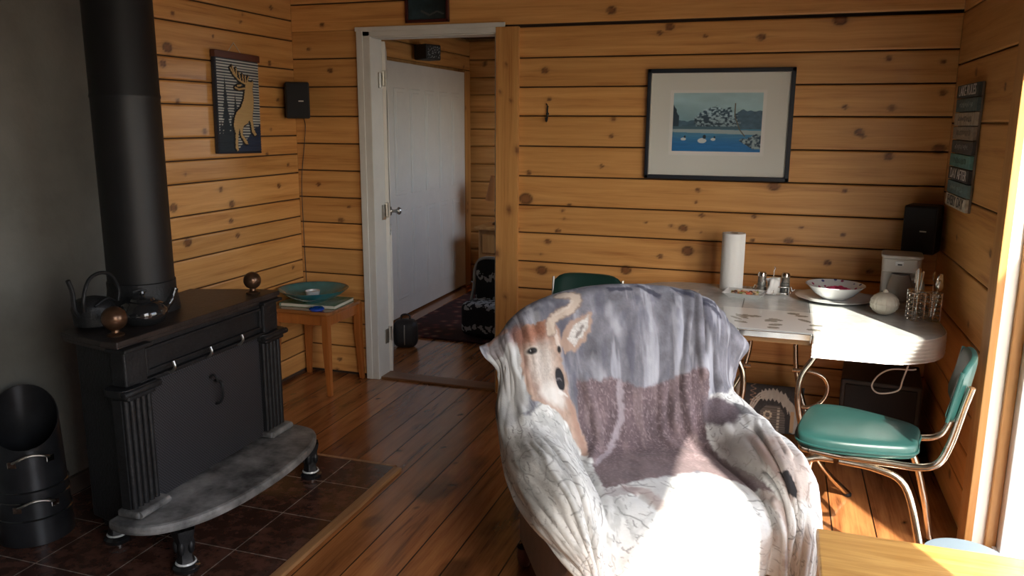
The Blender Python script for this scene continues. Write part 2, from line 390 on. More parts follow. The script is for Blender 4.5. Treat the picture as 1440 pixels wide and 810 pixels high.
# room shell that closes the space behind the camera, with a window there
b = MB(); b.box(((XL+XR)/2, YF-.06, ZC/2), (XR-XL+.3, .12, ZC)); tag(b.build('wall_front', simple('dark_room_wall', (.13, .09, .06), .8)), kind='structure')
b = MB(); b.box(((XL+XR)/2, (YF+YB)/2+.06, ZC+.05), (XR-XL+.5, YB-YF+.3, .1)); tag(b.build('ceiling', simple('pine_ceiling', (.10, .06, .03), .7)), kind='structure')

# floor boards run towards the back wall (u = Y, v = X)
seams = [XL-.3]; x = XL-.3
rs = np.random.RandomState(4)
while x < XR+.1:
    x += rs.uniform(.125, .205); seams.append(x)
cross = [(i, rs.uniform(.5, 4.1)) for i in range(0, len(seams)-1, 3)]
ST = [(2.95, -1.32, .16, .8), (2.35, -1.0, .13, .85), (2.75, -.98, .10, .7), (3.3, -1.25, .1, .5), (3.62, -1.7, .06, .5), (2.3, -.78, .13, .8), (2.62, -1.45, .06, .6)]
boards('floor', lambda u, v, d: (v, u, -d), -1.6, YB+TH/2, seams, [], res=.022, cross=cross, mat=FLOORW, knot_rand=1.3, stains=ST, seed=9, tintvar=.26, gap=.0022, depth=.0)
b = MB(); b.box((-1.0, 3.0, -.07), (5.2, 10.6, .1)); tag(b.build('floor', simple('subfloor', (.03, .018, .01), .9)), kind='structure')
# hearth: dark tiles edged with a timber strip
HX, HY = -1.585, 3.105
m, nt, bs = newmat('dark_red_brown_tile'); L = nt.links.new
tc = N(nt, 'ShaderNodeTexCoord'); mp = N(nt, 'ShaderNodeMapping'); mp.inputs['Location'].default_value = (0.285, -.115, 0); L(tc.outputs['Object'], mp.inputs[0])
br = N(nt, 'ShaderNodeTexBrick', Scale=1.0); br.offset = 0; br.inputs['Brick Width'].default_value = .305; br.inputs['Row Height'].default_value = .305; br.inputs['Mortar Size'].default_value = .0022
br.inputs['Color1'].default_value = (.085, .038, .027, 1); br.inputs['Color2'].default_value = (.115, .052, .036, 1); br.inputs['Mortar'].default_value = (.42, .36, .30, 1); L(mp.outputs[0], br.inputs['Vector'])
n = N(nt, 'ShaderNodeTexNoise', Scale=16.0, Detail=8.0, Roughness=.7); L(tc.outputs['Object'], n.inputs['Vector'])
r = N(nt, 'ShaderNodeValToRGB'); r.color_ramp.elements[0].position = .45; r.color_ramp.elements[0].color = (.35, .35, .35, 1); r.color_ramp.elements[1].position = .6; L(n.outputs['Fac'], r.inputs['Fac'])
mx = N(nt, 'ShaderNodeMix', data_type='RGBA', blend_type='MULTIPLY'); mx.inputs[0].default_value = .8; L(br.outputs['Color'], mx.inputs[6]); L(r.outputs['Color'], mx.inputs[7]); L(mx.outputs[2], bs.inputs['Base Color'])
bs.inputs['Roughness'].default_value = .2; bp = N(nt, 'ShaderNodeBump', Strength=.12, Distance=.004); L(br.outputs['Fac'], bp.inputs['Height']); bp.invert = True; L(bp.outputs[0], bs.inputs['Normal'])
b = MB(); b.box(((XL+HX)/2, (YF+HY)/2, .004), (HX-XL, HY-YF, .012)); tag(b.build('floor', m), kind='structure')
b = MB(); b.box((HX+.02, (YF+HY)/2-.01, .006), (.04, HY-YF, .018), .004); b.box(((XL+HX)/2, HY+.006, .004), (HX-XL, .02, .014), .002)
tag(b.build('trim_1', grain('worn_edge_strip', (.42, .24, .11), (.22, .11, .05), .35, 'Y', 20)), kind='structure')

# ------------------------------------------------------------------ doorway
b = MB()
b.box((-2.302, YB-.009, DZ/2+.015), (.088, .026, DZ+.03), .004); b.box((-2.322, YB-.02, DZ/2+.015), (.04, .014, DZ+.03), .003)
b.box((-1.90, YB-.009, DZ+.026), (.87, .026, .052), .004); b.box((-1.90, YB-.02, DZ+.04), (.90, .014, .024), .003)
b.box((DX0-.004, YB+TH/2, DZ/2), (.012, TH, DZ)); b.box((DX1+.004, YB+TH/2, DZ/2), (.02, TH+.02, DZ)); b.box(((DX0+DX1)/2, YB+TH/2, DZ+.002), (DX1-DX0, TH, .016))
tag(b.build('trim_2', M['white']), kind='structure')
def timber(name, c, d, axis, seed, kind='structure', bev=.003, tint=1.0, knots=3):
    """single board with the timber attributes"""
    rs = np.random.RandomState(seed)
    bmx = bmesh.new(); bmesh.ops.create_cube(bmx, size=1.0)
    for v in bmx.verts: v.co = Vector((v.co.x*d[0], v.co.y*d[1], v.co.z*d[2]))
    ax = 'XYZ'.index(axis)
    bmesh.ops.subdivide_edges(bmx, edges=[e for e in bmx.edges], cuts=1)
    for k in range(3):
        for t in np.arange(-d[k]/2+.012, d[k]/2, .012 if d[k] < 1 else .016):
            g = list(bmx.verts)+list(bmx.edges)+list(bmx.faces); n_ = [0, 0, 0]; n_[k] = 1; p = [0, 0, 0]; p[k] = t
            bmesh.ops.bisect_plane(bmx, geom=g, plane_co=p, plane_no=n_)
    me = bpy.data.meshes.new(name); bmx.to_mesh(me); bmx.free()
    co = np.zeros(len(me.vertices)*3); me.vertices.foreach_get('co', co); co = co.reshape(-1, 3)
    oth = [i for i in range(3) if i != ax]; w = max(oth, key=lambda i: d[i])
    U = co[:, ax]; W = co[:, w]; g = W+.6*co[:, [i for i in oth if i != w][0]]; kn = np.zeros(len(U)); ring = kn.copy()
    for _ in range(knots):
        ku, kv, kr = rs.uniform(-d[ax]/2, d[ax]/2), rs.uniform(-d[w]/2, d[w]/2), rs.uniform(.006, .016)
        q = np.hypot((U-ku)/1.3, W-kv)/kr; kn = np.maximum(kn, .8*(1-smst(.8, 1.3, q))); kn = np.maximum(kn, .3*(1-smst(1, 3, q)))
        g = g-np.sign(W-kv)*kr*.7*np.exp(-((U-ku)/(kr*3))**2)*np.exp(-np.abs(W-kv)/(kr*2))
    bid = rs.rand()*50
    set_attr(me, 'gc', np.stack([U+bid, g, np.full_like(U, bid)], -1)); set_attr(me, 'kn', np.stack([kn, np.full_like(U, tint), ring], -1))
    me.materials.append(PINE); o = bpy.data.objects.new(name, me); link(o); o.location = c
    if kind: o['kind'] = kind
    return o
timber('trim_3', (-1.437, YB-.012, DZ/2+.01), (.126, .03, DZ+.035), 'Z', 40, tint=.92, knots=7)
b = MB(); b.box((-1.88, YB+.06, .006), (.76, .12, .014), .004); tag(b.build('trim_4', grain('threshold_wood', (.26, .12, .05), (.16, .07, .03), .35, 'X', 20)), kind='structure')

# open door leaf seen almost edge on
def panel_door(w, h, t, cols, rows, mat, name='door_leaf'):
    b = MB(); b.box((w/2, 0, h/2), (w, t, h), .002)
    # raised mouldings on both faces
    for (x0, x1) in cols:
        for (z0, z1, arch) in rows:
            for sgn in (-1, 1):
                y = sgn*(t/2+.001)
                if arch:
                    n = 8; mx_ = (x0+x1)/2
                    pts = [(x0, y, z0), (x1, y, z0), (x1, y, z1-.05)]+[(x1-(x1-x0)*k/n, y, z1-.05+.05*math.sin(PI*k/n)) for k in range(1, n)]+[(x0, y, z1-.05)]
                else: pts = [(x0, y, z0), (x1, y, z0), (x1, y, z1), (x0, y, z1)]
                b.tube(pts, .006, 6, closed=True)
    return b
hinge_at = (-2.245, YB+TH-.015)
b = panel_door(.74, 2.0, .035, [(.11, .34), (.42, .64)], [(.25, .85, False), (1.0, 1.85, True)], None)
d1 = tag(b.build('door_1', M['whitedoor']), kind='structure'); d1.location = (hinge_at[0]-.012, hinge_at[1]+.02, .012); d1.rotation_euler = (0, 0, math.radians(116.3))
for z in (.25, 1.02, 1.79):
    h = MB(); h.box((.006, .0, z), (.036, .04, .088), .003); h.tube([(-.018, -.016, z-.045), (-.018, -.016, z+.045)], .006, 8)
    ho = h.build('hinge', M['steel'], d1)
h = MB()
Mx = Matrix.Rotation(PI/2, 4, 'X')
for sg in (-1, 1):
    Mx = Matrix.Rotation(sg*PI/2, 4, 'X')
    h.lathe([(1e-5, .075), (.016, .074), (.026, .064), (.026, .052), (.013, .042), (.009, .03), (.01, .012), (.03, .008), (.031, .0)], (.67, 0, .94), 20, Matrix.Translation((0, 0, 0)) @ Mx @ Matrix.Translation((0, 0, .0175)))
h.build('door_knob', M['steel'], d1)
for z in (.25, 1.02, 1.79):
    h = MB(); h.box((DX0+.006, YB+TH-.03, z), (.006, .045, .09), .002); tag(h.build('trim_5', M['steel']), kind='structure')

# ------------------------------------------------------------------ room beyond the doorway
YR = 7.35
boards('floor', lambda u, v, d: (v, u, -d), YB+TH/2, YR, [-3.2, -3.0, -2.82, -2.66, -2.49, -2.31, -2.15, -1.98, -1.83, -1.66, -1.5, -1.33, -1.15, -1.0], [], res=.03, mat=FLOORW, knot_rand=1.2, seed=19, tintvar=.15, gap=.0022, depth=.0)
SB2 = [0, .17, .33, .50, .66, .83, .99, 1.16, 1.33, 1.49, 1.65, 1.81, 1.97, 2.13, 2.3]
boards('wall_back', lambda u, v, d: (u, YR+d, v), -2.86, -.8, SB2, [], res=.03, knot_rand=1.0, seed=12)
boards('wall_left', lambda u, v, d: (-2.86-d, u, v), YB+TH, YR, [2.03, 2.16, 2.3], [], res=.03, knot_rand=1.0, seed=13)
boards('wall_left', lambda u, v, d: (-2.86-d, u, v), YB+TH, 5.45, SB2[:13], [], res=.04, knot_rand=.5, seed=14)
timber('trim_6', (-2.85, 7.20, 1.01), (.05, .13, 2.02), 'Z', 44, tint=.8)
b = MB(); b.box((-2.95, 5.85, 1.2), (.08, 3.2, 2.4)); b.box((-1.9, YR+.08, 1.2), (2.2, .1, 2.4))
b.box((-.75, 4.9, 1.2), (.1, 1.1, 2.4)); b.box((-.75, 6.95, 1.2), (.1, .9, 2.4)); b.box((-.75, 5.95, .6), (.1, 1.15, 1.2)); b.box((-.75, 5.95, 2.2), (.1, 1.15, .4))
tag(b.build('wall_right', M['casing']), kind='structure')
b = MB(); b.box((-1.85, 5.9, 2.36), (2.4, 3.1, .08)); tag(b.build('ceiling', bpy.data.materials['pine_ceiling']), kind='structure')
cw = 1.56; b = MB(); b.box((cw/2, 0, 1.0), (cw, .035, 1.985), .002)
for i in range(5):
    x0 = .10+i*.285; x1 = x0+.19
    for (z0, z1) in ((.15, .86), (.98, 1.80)):
        b.box(((x0+x1)/2, -.0175, (z0+z1)/2), (x1-x0, .014, z1-z0), .0065); b.box(((x0+x1)/2, -.021, (z0+z1)/2), (x1-x0-.06, .014, z1-z0-.06), .006)
d2 = tag(b.build('door_2', M['whitedoor']), kind='structure'); d2.location = (-2.845, 7.13, .01); d2.rotation_euler = (0, 0, -PI/2)
# flip so mouldings face the room
d2.rotation_euler = (0, 0, PI/2); d2.location = (-2.845, 7.13-cw, .01); d2.scale = (1, 1, 1)
# rug, bag, patterned seat, nightstand, lamp, clock in that room
m, nt, bs = newmat('dark_red_patterned_rug'); L = nt.links.new; tc = N(nt, 'ShaderNodeTexCoord')
vo = N(nt, 'ShaderNodeTexVoronoi', Scale=11.0); L(tc.outputs['Object'], vo.inputs['Vector'])
r = N(nt, 'ShaderNodeValToRGB'); e = r.color_ramp.elements; e[0].color = (.20, .12, .08, 1); e[0].position = .12; e[1].color = (.03, .006, .008, 1); e[1].position = .5; x = e.new(.28); x.color = (.10, .018, .018, 1); L(vo.outputs['Distance'], r.inputs['Fac']); L(r.outputs['Color'], bs.inputs['Base Color']); bs.inputs['Roughness'].default_value = .95
b = MB(); b.box((-2.05, 6.05, .008), (1.25, 1.66, .014), .004)
rug = tag(b.build('area_rug', m), 'dark red patterned rug on the floor of the room beyond the doorway', 'rug')
b = MB(); b.box((0, 0, .1), (.17, .13, .2), .05, seg=4, smooth=True); bag = empty('tote_bag', (-2.43, 4.98, 0), .3)
tag(bag, 'small black bag with a top handle on the floor behind the open white door', 'bag')
b.build('bag_body', M['backpack'], bag); b = MB(); b.tube([(-.03, 0, .195), (-.028, 0, .225), (0, 0, .235), (.028, 0, .225), (.03, 0, .195)], .006, 8, sub=4); b.build('handle', M['backpack'], bag)
b = MB(); b.tube([(0, -.066, .03), (0, -.069, .1), (0, -.06, .17)], .004, 6, sub=3); b.build('zipper', M['steel'], bag)

# patterned rolled blanket chair: tall cushion with a white snowflake pattern
m, nt, bs = newmat('black_white_nordic_fabric'); L = nt.links.new; tc = N(nt, 'ShaderNodeTexCoord')
wv = N(nt, 'ShaderNodeTexWave', Scale=1.9, Distortion=2.0, Detail=2.0); wv.bands_direction = 'Z'; wv.inputs['Detail Scale'].default_value = 6; L(tc.outputs['Object'], wv.inputs['Vector'])
n = N(nt, 'ShaderNodeTexNoise', Scale=34.0, Detail=1.0); L(tc.outputs['Object'], n.inputs['Vector'])
mu = N(nt, 'ShaderNodeMath', operation='MULTIPLY'); L(wv.outputs['Fac'], mu.inputs[0]); L(n.outputs['Fac'], mu.inputs[1])
r = N(nt, 'ShaderNodeValToRGB'); r.color_ramp.interpolation = 'CONSTANT'; r.color_ramp.elements[0].color = (.012, .013, .016, 1); r.color_ramp.elements[1].position = .45; r.color_ramp.elements[1].color = (.34, .36, .38, 1)
L(mu.outputs[0], r.inputs['Fac']); L(r.outputs['Color'], bs.inputs['Base Color']); bs.inputs['Roughness'].default_value = .95
pz = empty('camp_seat', (-1.965, 5.42, .016), -.15); tag(pz, 'black and white nordic patterned padded seat standing in the room beyond the doorway', 'seat')
b = MB(); b.box((0, 0, .135), (.34, .30, .25), .05, seg=4, smooth=True); b.build('seat', m, pz); b = MB(); b.box((.0, .12, .365), (.34, .12, .38), .05, rot=(-.1, 0, 0), seg=4, smooth=True); b.build('backrest', m, pz)
b = MB(); b.tube([(-.165, -.02, .04), (-.178, .04, .22), (-.16, .06, .36), (-.172, .09, .46), (-.12, .09, .545), (.0, .09, .56), (.15, .09, .54)], .011, 8, sub=6); b.build('piping', simple('white_piping', (.4, .42, .42), .8), pz)
ns = empty('nightstand', (-2.24, 6.84, .0155)); tag(ns, 'low wooden nightstand against the plank wall of the room beyond the doorway', 'nightstand')
b = MB(); b.box((0, 0, .62), (.62, .42, .025), .004); b.build('top', M['casing'], ns); b = MB(); b.box((0, .02, .31), (.56, .38, .60), .004); b.build('body', M['casing'], ns)
b = MB(); b.box((0, -.175, .48), (.48, .02, .16), .004); b.build('drawer', M['casing'], ns); b = MB(); b.box((0, -.175, .2), (.48, .02, .30), .004); b.build('drawer', M['casing'], ns)
lp = empty('table_lamp', (-2.40, 6.86, .649)); lp.scale = (.9, .9, 1.1); tag(lp, 'table lamp with an amber shade on the wooden nightstand beyond the doorway', 'lamp')
b = MB(); b.lathe([(.06, 0), (.06, .01), (.02, .03), (.03, .08), (.04, .12), (.012, .18), (.01, .26), (1e-5, .26)]); b.build('lamp_base', M['brassball'], lp)
b = MB(); b.lathe([(.13, .20), (.075, .40), (.07, .40), (.125, .20)]); b.build('lamp_shade', M['lampshade'], lp)
ck = empty('alarm_clock', (-2.29, 6.74, .649)); tag(ck, 'small black clock on the nightstand beyond the doorway', 'clock')
b = MB(); b.box((0, 0, .05), (.11, .05, .09), .012); b.build('clock_body', M['blackplastic'], ck); b = MB(); b.box((0, -.026, .052), (.08, .004, .045), .001); b.build('clock_face', simple('dark_display', (.05, .06, .06), .2), ck)
tv = empty('wall_box', (-2.40, 5.3, 2.0)); tag(tv, 'small black box with speckled front high above the closet door beyond the doorway', 'speaker')
tv.location = (-2.755, 6.15, 2.10); tv.rotation_euler = (0, 0, PI/2-.35)
m, nt, bs = newmat('speckled_grille'); L = nt.links.new; tc = N(nt, 'ShaderNodeTexCoord'); vo = N(nt, 'ShaderNodeTexVoronoi', Scale=60.0); L(tc.outputs['Object'], vo.inputs['Vector']); r = N(nt, 'ShaderNodeValToRGB'); r.color_ramp.elements[0].color = (.35, .38, .38, 1); r.color_ramp.elements[1].color = (.01, .01, .01, 1); r.color_ramp.elements[1].position = .5; L(vo.outputs['Distance'], r.inputs['Fac']); L(r.outputs['Color'], bs.inputs['Base Color'])
b = MB(); b.box((0, 0, .0), (.17, .14, .12), .01); b.build('housing', M['blackplastic'], tv); b = MB(); b.box((0, -.072, .0), (.14, .006, .09), .002); b.build('front_panel', m, tv)

# ------------------------------------------------------------------ patio door in the right wall
b = MB(); b.box((XR-.006, 3.112, 1.05), (.026, .112, 2.12), .003); b.box((XR-.006, (YD0+3.168)/2, DH+.045), (.026, 3.168-YD0, .11), .003); b.box((XR-.006, YD0-.055, 1.05), (.026, .112, 2.12), .003)
tag(b.build('trim_7', M['casing']), kind='structure')
b = MB(); b.box((XR+.022, YD1+.010, DH/2), (.048, .022, DH)); tag(b.build('door_3', simple('pale_jamb', (.86, .84, .76), .45)), kind='structure')
b = MB(); b.box((XR+.062, YD1-.004, DH/2), (.035, .03, DH), .003); tag(b.build('door_3', M['casing']), kind='structure')
b = MB(); b.box((XR+.115, YD1-.03, DH/2), (.07, .075, DH), .004); b.box((XR+.115, YD0+.03, DH/2), (.07, .075, DH), .004); b.box((XR+.115, (YD0+YD1)/2, DH-.04), (.07, YD1-YD0, .08)); b.box((XR+.115, (YD0+YD1)/2, .04), (.10, YD1-YD0, .08))
pd = tag(b.build('door_3', M['vinylwhite']), kind='structure')
b = MB(); b.box((XR+.125, (YD0+YD1)/2, DH/2), (.005, YD1-YD0, DH)); b.build('glass_pane', M['glass'], pd)
b = MB()
for (cy, cz, dy, dz) in (((WY0+WY1)/2, WS+.02, WY1-WY0, .04), ((WY0+WY1)/2, WT-.02, WY1-WY0, .04), (WY0+.02, (WS+WT)/2, .04, WT-WS), (WY1-.02, (WS+WT)/2, .04, WT-WS)): b.box((XR+.15, cy, cz), (.06, dy, dz))
w1_ = tag(b.build('window_1', M['vinylwhite']), kind='structure')
b = MB(); b.box((XR+.15, (WY0+WY1)/2, (WS+WT)/2), (.005, WY1-WY0, WT-WS)); b.build('glass_pane', M['glass'], w1_)
b = MB(); b.box((XR+2.4, .6, -.12), (4.2, 11, .1)); tag(b.build('floor', simple('sunlit_deck', (.13, .12, .11), .8, var=.1)), kind='structure')

b = MB(); b.box((.42, 0, 1.03), (.84, .035, 2.0), .003); b.box((.42, -.02, 1.03), (.62, .01, 1.7), .003); sdl = tag(b.build('door_4', M['vinylwhite']), kind='structure'); sdl.location = (XR+.20, YD1-.02, 0); sdl.rotation_euler = (0, 0, -.10)
b = MB(); b.box((XR+.95, 1.31, 1.28), (.06, .34, 2.7), .004); tag(b.build('sun_blocker', M['casing']), kind='structure')  # unseen upright added outside to keep the sun off the table's right end
# ================================================================== STOVE
st = empty('wood_stove', (-2.3, 2.5, 0)); tag(st, 'black cast iron fireplace stove with brass ball finials standing on the dark tiled hearth', 'stove')
def w2s(p): return (p[0]+2.3, p[1]-2.5, p[2])
SXF = -2.07                     # front face plane
# body, tapered towards the back
b = MB(); foot = [(-2.09, 2.06), (-2.08, 2.90), (-2.395, 2.80), (-2.315, 2.115)]
b.prism([(x+2.3, y-2.5) for x, y in foot], .13, .80); b.build('firebox', M['iron'], st, bevel=.006)
b = MB(); top = [(-2.045, 2.03), (-2.035, 2.94), (-2.12, 2.945), (-2.425, 2.84), (-2.335, 2.075), (-2.11, 2.025)]
b.prism([(x+2.3, y-2.5) for x, y in top], .812, .832); b.prism([(x*1.0+2.3-.006*(1 if x > -2.3 else -1), (y-2.5)*.985) for x, y in top], .797, .812); b.build('top_plate', M['irontop'], st, bevel=.004)
b = MB(); b.box(w2s((-2.075, 2.48, .735)), (.04, .80, .125), .004); b.box(w2s((-2.052, 2.48, .775)), (.02, .66, .012), .003); b.box(w2s((-2.052, 2.48, .695)), (.02, .66, .012), .003)
b.box(w2s((-2.052, 2.155, .735)), (.02, .012, .09), .003); b.box(w2s((-2.052, 2.805, .735)), (.02, .012, .09), .003); b.box(w2s((-2.06, 2.48, .668)), (.05, .74, .014), .003); b.build('lintel', M['iron'], st)
for yc in (2.095, 2.865):
    b = MB(); b.box(w2s((-2.066, yc, .735)), (.06, .10, .13), .006); b.box(w2s((-2.058, yc, .80)), (.085, .13, .014), .004); b.build('corner_block', M['iron'], st)
    b = MB(); b.prism([(x+2.3-2.06, y+yc-2.5) for x, y in rounded_rect(-.055, .045, -.085, .085, .03, 5)], .645, .67); b.box(w2s((-2.055, yc, .636)), (.075, .13, .018), .006)
    b.tube([w2s((-2.02, yc-.085, .655)), w2s((-2.02, yc+.085, .655))], .013, 10); b.build('capital', M['iron'], st, bevel=.003)
    b = MB()
    for k in range(5):
        b.tube([w2s((-2.045, yc-.052+k*.026, .225)), w2s((-2.045, yc-.052+k*.026, .628))], .0105, 10)
    b.box(w2s((-2.068, yc, .425)), (.036, .135, .41)); b.build('fluted_column', M['iron'], st)
    b = MB(); b.box(w2s((-2.055, yc, .222)), (.09, .16, .026), .008); b.tube([w2s((-2.012, yc-.07, .222)), w2s((-2.012, yc+.07, .222))], .014, 10); b.build('column_base', M['ash'], st)
# screen doors with pierced texture
m, nt, bs = newmat('pierced_fire_screen'); L = nt.links.new; tc = N(nt, 'ShaderNodeTexCoord')
mp = N(nt, 'ShaderNodeMapping'); mp.inputs['Rotation'].default_value = (PI/4, 0, 0); mp.inputs['Scale'].default_value = (0, 120, 120); L(tc.outputs['Object'], mp.inputs[0])
chk = N(nt, 'ShaderNodeTexVoronoi', Scale=1.0); chk.inputs['Randomness'].default_value = 0.0; L(mp.outputs[0], chk.inputs['Vector'])
r = N(nt, 'ShaderNodeValToRGB'); r.color_ramp.elements[0].position = .2; r.color_ramp.elements[1].position = .45; r.color_ramp.elements[0].color = (.006, .006, .007, 1); r.color_ramp.elements[1].color = (.06, .062, .07, 1); L(chk.outputs['Distance'], r.inputs['Fac']); L(r.outputs['Color'], bs.inputs['Base Color']); bs.inputs['Roughness'].default_value = .42; bs.inputs['Metallic'].default_value = .3
bp = N(nt, 'ShaderNodeBump', Strength=.3, Distance=.003); L(chk.outputs['Distance'], bp.inputs['Height']); L(bp.outputs[0], bs.inputs['Normal'])
b = MB(); b.box(w2s((-2.062, 2.48, .435)), (.016, .64, .44), .004)
b.tube([w2s((-2.052, 2.165, .652)), w2s((-2.052, 2.795, .652))], .006, 8); b.build('screen_panel', m, st)
b = MB(); b.tube([w2s((-2.05, 2.475, .575)), w2s((-2.035, 2.478, .588)), w2s((-2.02, 2.48, .575)), w2s((-2.022, 2.482, .56))], .005, 8, sub=3); b.tube([w2s((-2.05, 2.50, .558)), w2s((-2.018, 2.50, .55)), w2s((-2.014, 2.50, .50)), w2s((-2.03, 2.50, .47)), w2s((-2.05, 2.50, .462))], .006, 8, sub=4); b.build('door_handle', M['iron'], st)
for yy in (2.25, 2.45, 2.64):
    b = MB(); b.tube([w2s((-2.05, yy, .665)), w2s((-2.025, yy, .672)), w2s((-2.012, yy, .69)), w2s((-2.018, yy, .71))], .0055, 8, sub=4); b.build('hook', M['steel'], st)
# hearth shelf
poly = []
for (x, y) in smooth_path([Vector(p).to_3d() for p in [(-2.12, 1.99), (-2.03, 1.975), (-1.93, 2.01), (-1.845, 2.12), (-1.80, 2.28), (-1.785, 2.48), (-1.795, 2.68), (-1.83, 2.84), (-1.90, 2.95), (-2.0, 2.985), (-2.12, 2.975)]], 6)[:]  and [(p.x, p.y) for p in smooth_path([Vector((x, y, 0)) for (x, y) in [(-2.12, 1.99), (-2.03, 1.975), (-1.93, 2.01), (-1.845, 2.12), (-1.80, 2.28), (-1.785, 2.48), (-1.795, 2.68), (-1.83, 2.84), (-1.90, 2.95), (-2.0, 2.985), (-2.12, 2.975)]], 6)]: poly.append((x+2.3, y-2.5))
b = MB(); b.prism(poly, .168, .205); sh = b.build('hearth_shelf', M['ash'], st, bevel=.012)
def stove_leg(x, y):
    b = MB(); b.lathe([(.040, .168), (.038, .15), (.030, .12), (.024, .08), (.026, .05), (.034, .035), (.03, .03)], w2s((x, y, 0)), 20, flute=5, fl=.12)
    for k in range(5):
        a = k*2*PI/5; b.ball(w2s((x+.027*math.cos(a), y+.027*math.sin(a), .10)), .012, 10, (1, 1, 2.2))
    lg = b.build('leg', M['iron'], st)
    c = MB(); c.lathe([(.033, .0), (.045, .002), (.047, .016), (.04, .026), (.036, .028)], w2s((x, y, .008)), 24); c.build('foot_cup', M['glossblack'], lg)
    c = MB(); c.lathe([(.0335, .026), (.0365, .032), (.034, .037), (.030, .036)], w2s((x, y, .006)), 24); c.build('foot_ring', M['whiteceramic'], lg)
for (x, y) in ((-1.89, 2.09), (-1.89, 2.89), (-2.27, 2.17), (-2.33, 2.75)): stove_leg(x, y)
for (x, y, r_) in ((-2.12, 2.105, .042), (-2.11, 2.855, .037)):
    b = MB(); b.lathe([(.028, 0), (.03, .006), (.014, .012), (.013, .02)], w2s((x, y, .832)), 20); b.ball(w2s((x, y, .85+r_)), r_, 28); b.build('ball_finial', M['brassball'], st)
# stove pipe rises from the collar through the ceiling
sp = empty('stove_pipe', (-2.325, 2.46, .8325)); tag(sp, 'matt black round flue pipe rising from the top of the stove', 'pipe')
b = MB(); b.lathe([(.12, .10), (.12, .80)], n=40); b.lathe([(.1215, .80), (.1225, .805), (.1215, .812), (.12, .815), (.12, ZC-.832)], n=40); b.build('pipe_section', M['pipe'], sp)
b = MB(); b.lathe([(.135, .0), (.135, .006), (.124, .08), (.124, .115), (.12, .118)], n=40); b.build('collar', M['iron'], sp)
# kettle on the stove top
kt = empty('tea_kettle', (-2.145, 2.265, .8325), -.15); tag(kt, 'squat glossy black tea kettle beside the front finial on the stove top', 'kettle')
b = MB(); b.lathe([(.045, 0), (.068, .01), (.082, .035), (.083, .05), (.07, .075), (.045, .088), (1e-5, .09)], n=40); b.build('kettle_body', M['glossblack'], kt)
b = MB(); b.lathe([(.042, .087), (.036, .096), (.01, .10), (.007, .108), (.012, .114), (.010, .122), (1e-5, .124)], n=28); b.build('lid', M['glossblack'], kt)
b = MB(); b.tube([(.015, .07, .045), (.02, .10, .065), (.022, .118, .095), (.022, .126, .112)], [.02, .014, .011, .012], 12, sub=5); b.build('spout', M['glossblack'], kt)
b = MB(); b.tube([(-.02, -.02, .118), (-.01, -.0, .124), (.0, .02, .118)], .005, 8, sub=3); b.build('lid_knob', M['iron'], kt)
tr = empty('cast_iron_steamer', (-2.288, 2.183, .8325), .1); tag(tr, 'dull cast iron pot with an upright arm behind the glossy kettle', 'pot')
b = MB(); b.lathe([(.05, 0), (.066, .01), (.072, .07), (.064, .085), (.05, .10), (.02, .108), (1e-5, .109)], n=32); b.build('pot_body', M['iron'], tr)
b = MB(); b.tube([(.0, -.07, .05), (.0, -.088, .08), (.0, -.09, .14), (.0, -.105, .185)], .008, 8, sub=4); b.build('handle', M['iron'], tr)
b = MB(); b.tube([(.03, -.078, .07), (.035, -.082, .12), (.03, -.045, .175), (.03, .01, .192), (.03, .065, .175), (.03, .10, .12), (.03, .092, .075)], .0065, 10, sub=6); b.build('bail_handle', M['iron'], tr)
b = MB(); b.tube([(.05, -.05, .085), (.06, .0, .105), (.05, .05, .085)], .004, 8, sub=4); b.build('rim_wire', M['iron'], tr)

# coal scuttle
sc_ = empty('coal_scuttle', (-2.605, 2.12, .012), 0); tag(sc_, 'tall black metal coal scuttle with a slanted open mouth left of the stove', 'scuttle')
def slant_cyl(b, r0, r1, h0, h1, n=40, az=0.0, inner=.004):
    """cylinder whose top is cut on a slope facing azimuth az"""
    vs = []; fs = []; rows = 10
    for i in range(rows+1):
        for k in range(n):
            a = 2*PI*k/n; top = (h0+h1)/2+(h1-h0)/2*math.cos(a-az-PI)
            z = top*i/rows; r_ = r0+(r1-r0)*z/h1
            vs.append((r_*math.cos(a), r_*math.sin(a), z))
    for i in range(rows):
        for k in range(n): fs.append((i*n+k, i*n+(k+1) % n, (i+1)*n+(k+1) % n, (i+1)*n+k))
    o = len(vs)
    for i in range(rows+1):
        for k in range(n):
            x, y, z = vs[i*n+k]; q = (1-inner/r0*1.0); vs.append((x*q, y*q, max(z, .01)))
    for i in range(rows):
        for k in range(n): fs.append((o+i*n+k, o+(i+1)*n+k, o+(i+1)*n+(k+1) % n, o+i*n+(k+1) % n))
    for k in range(n): fs.append((rows*n+k, rows*n+(k+1) % n, o+rows*n+(k+1) % n, o+rows*n+k))
    fs.append(tuple(range(n))[::-1]); fs.append(tuple(o+k for k in range(n)))
    b.add(vs, fs, True)
az = -.75
b = MB(); slant_cyl(b, .128, .110, .37, .555, az=az); b.build('bucket', simple('black_painted_tin', (.024, .025, .028), .32, .4, var=.3, vscale=10), sc_)
for z in (.10, .17, .21):
    b = MB(); b.lathe([(.1285-.016*z/.61, z-.004), (.1325-.016*z/.61, z), (.1285-.016*z/.61, z+.004)], n=40); b.build('band', M['glossblack'], sc_)
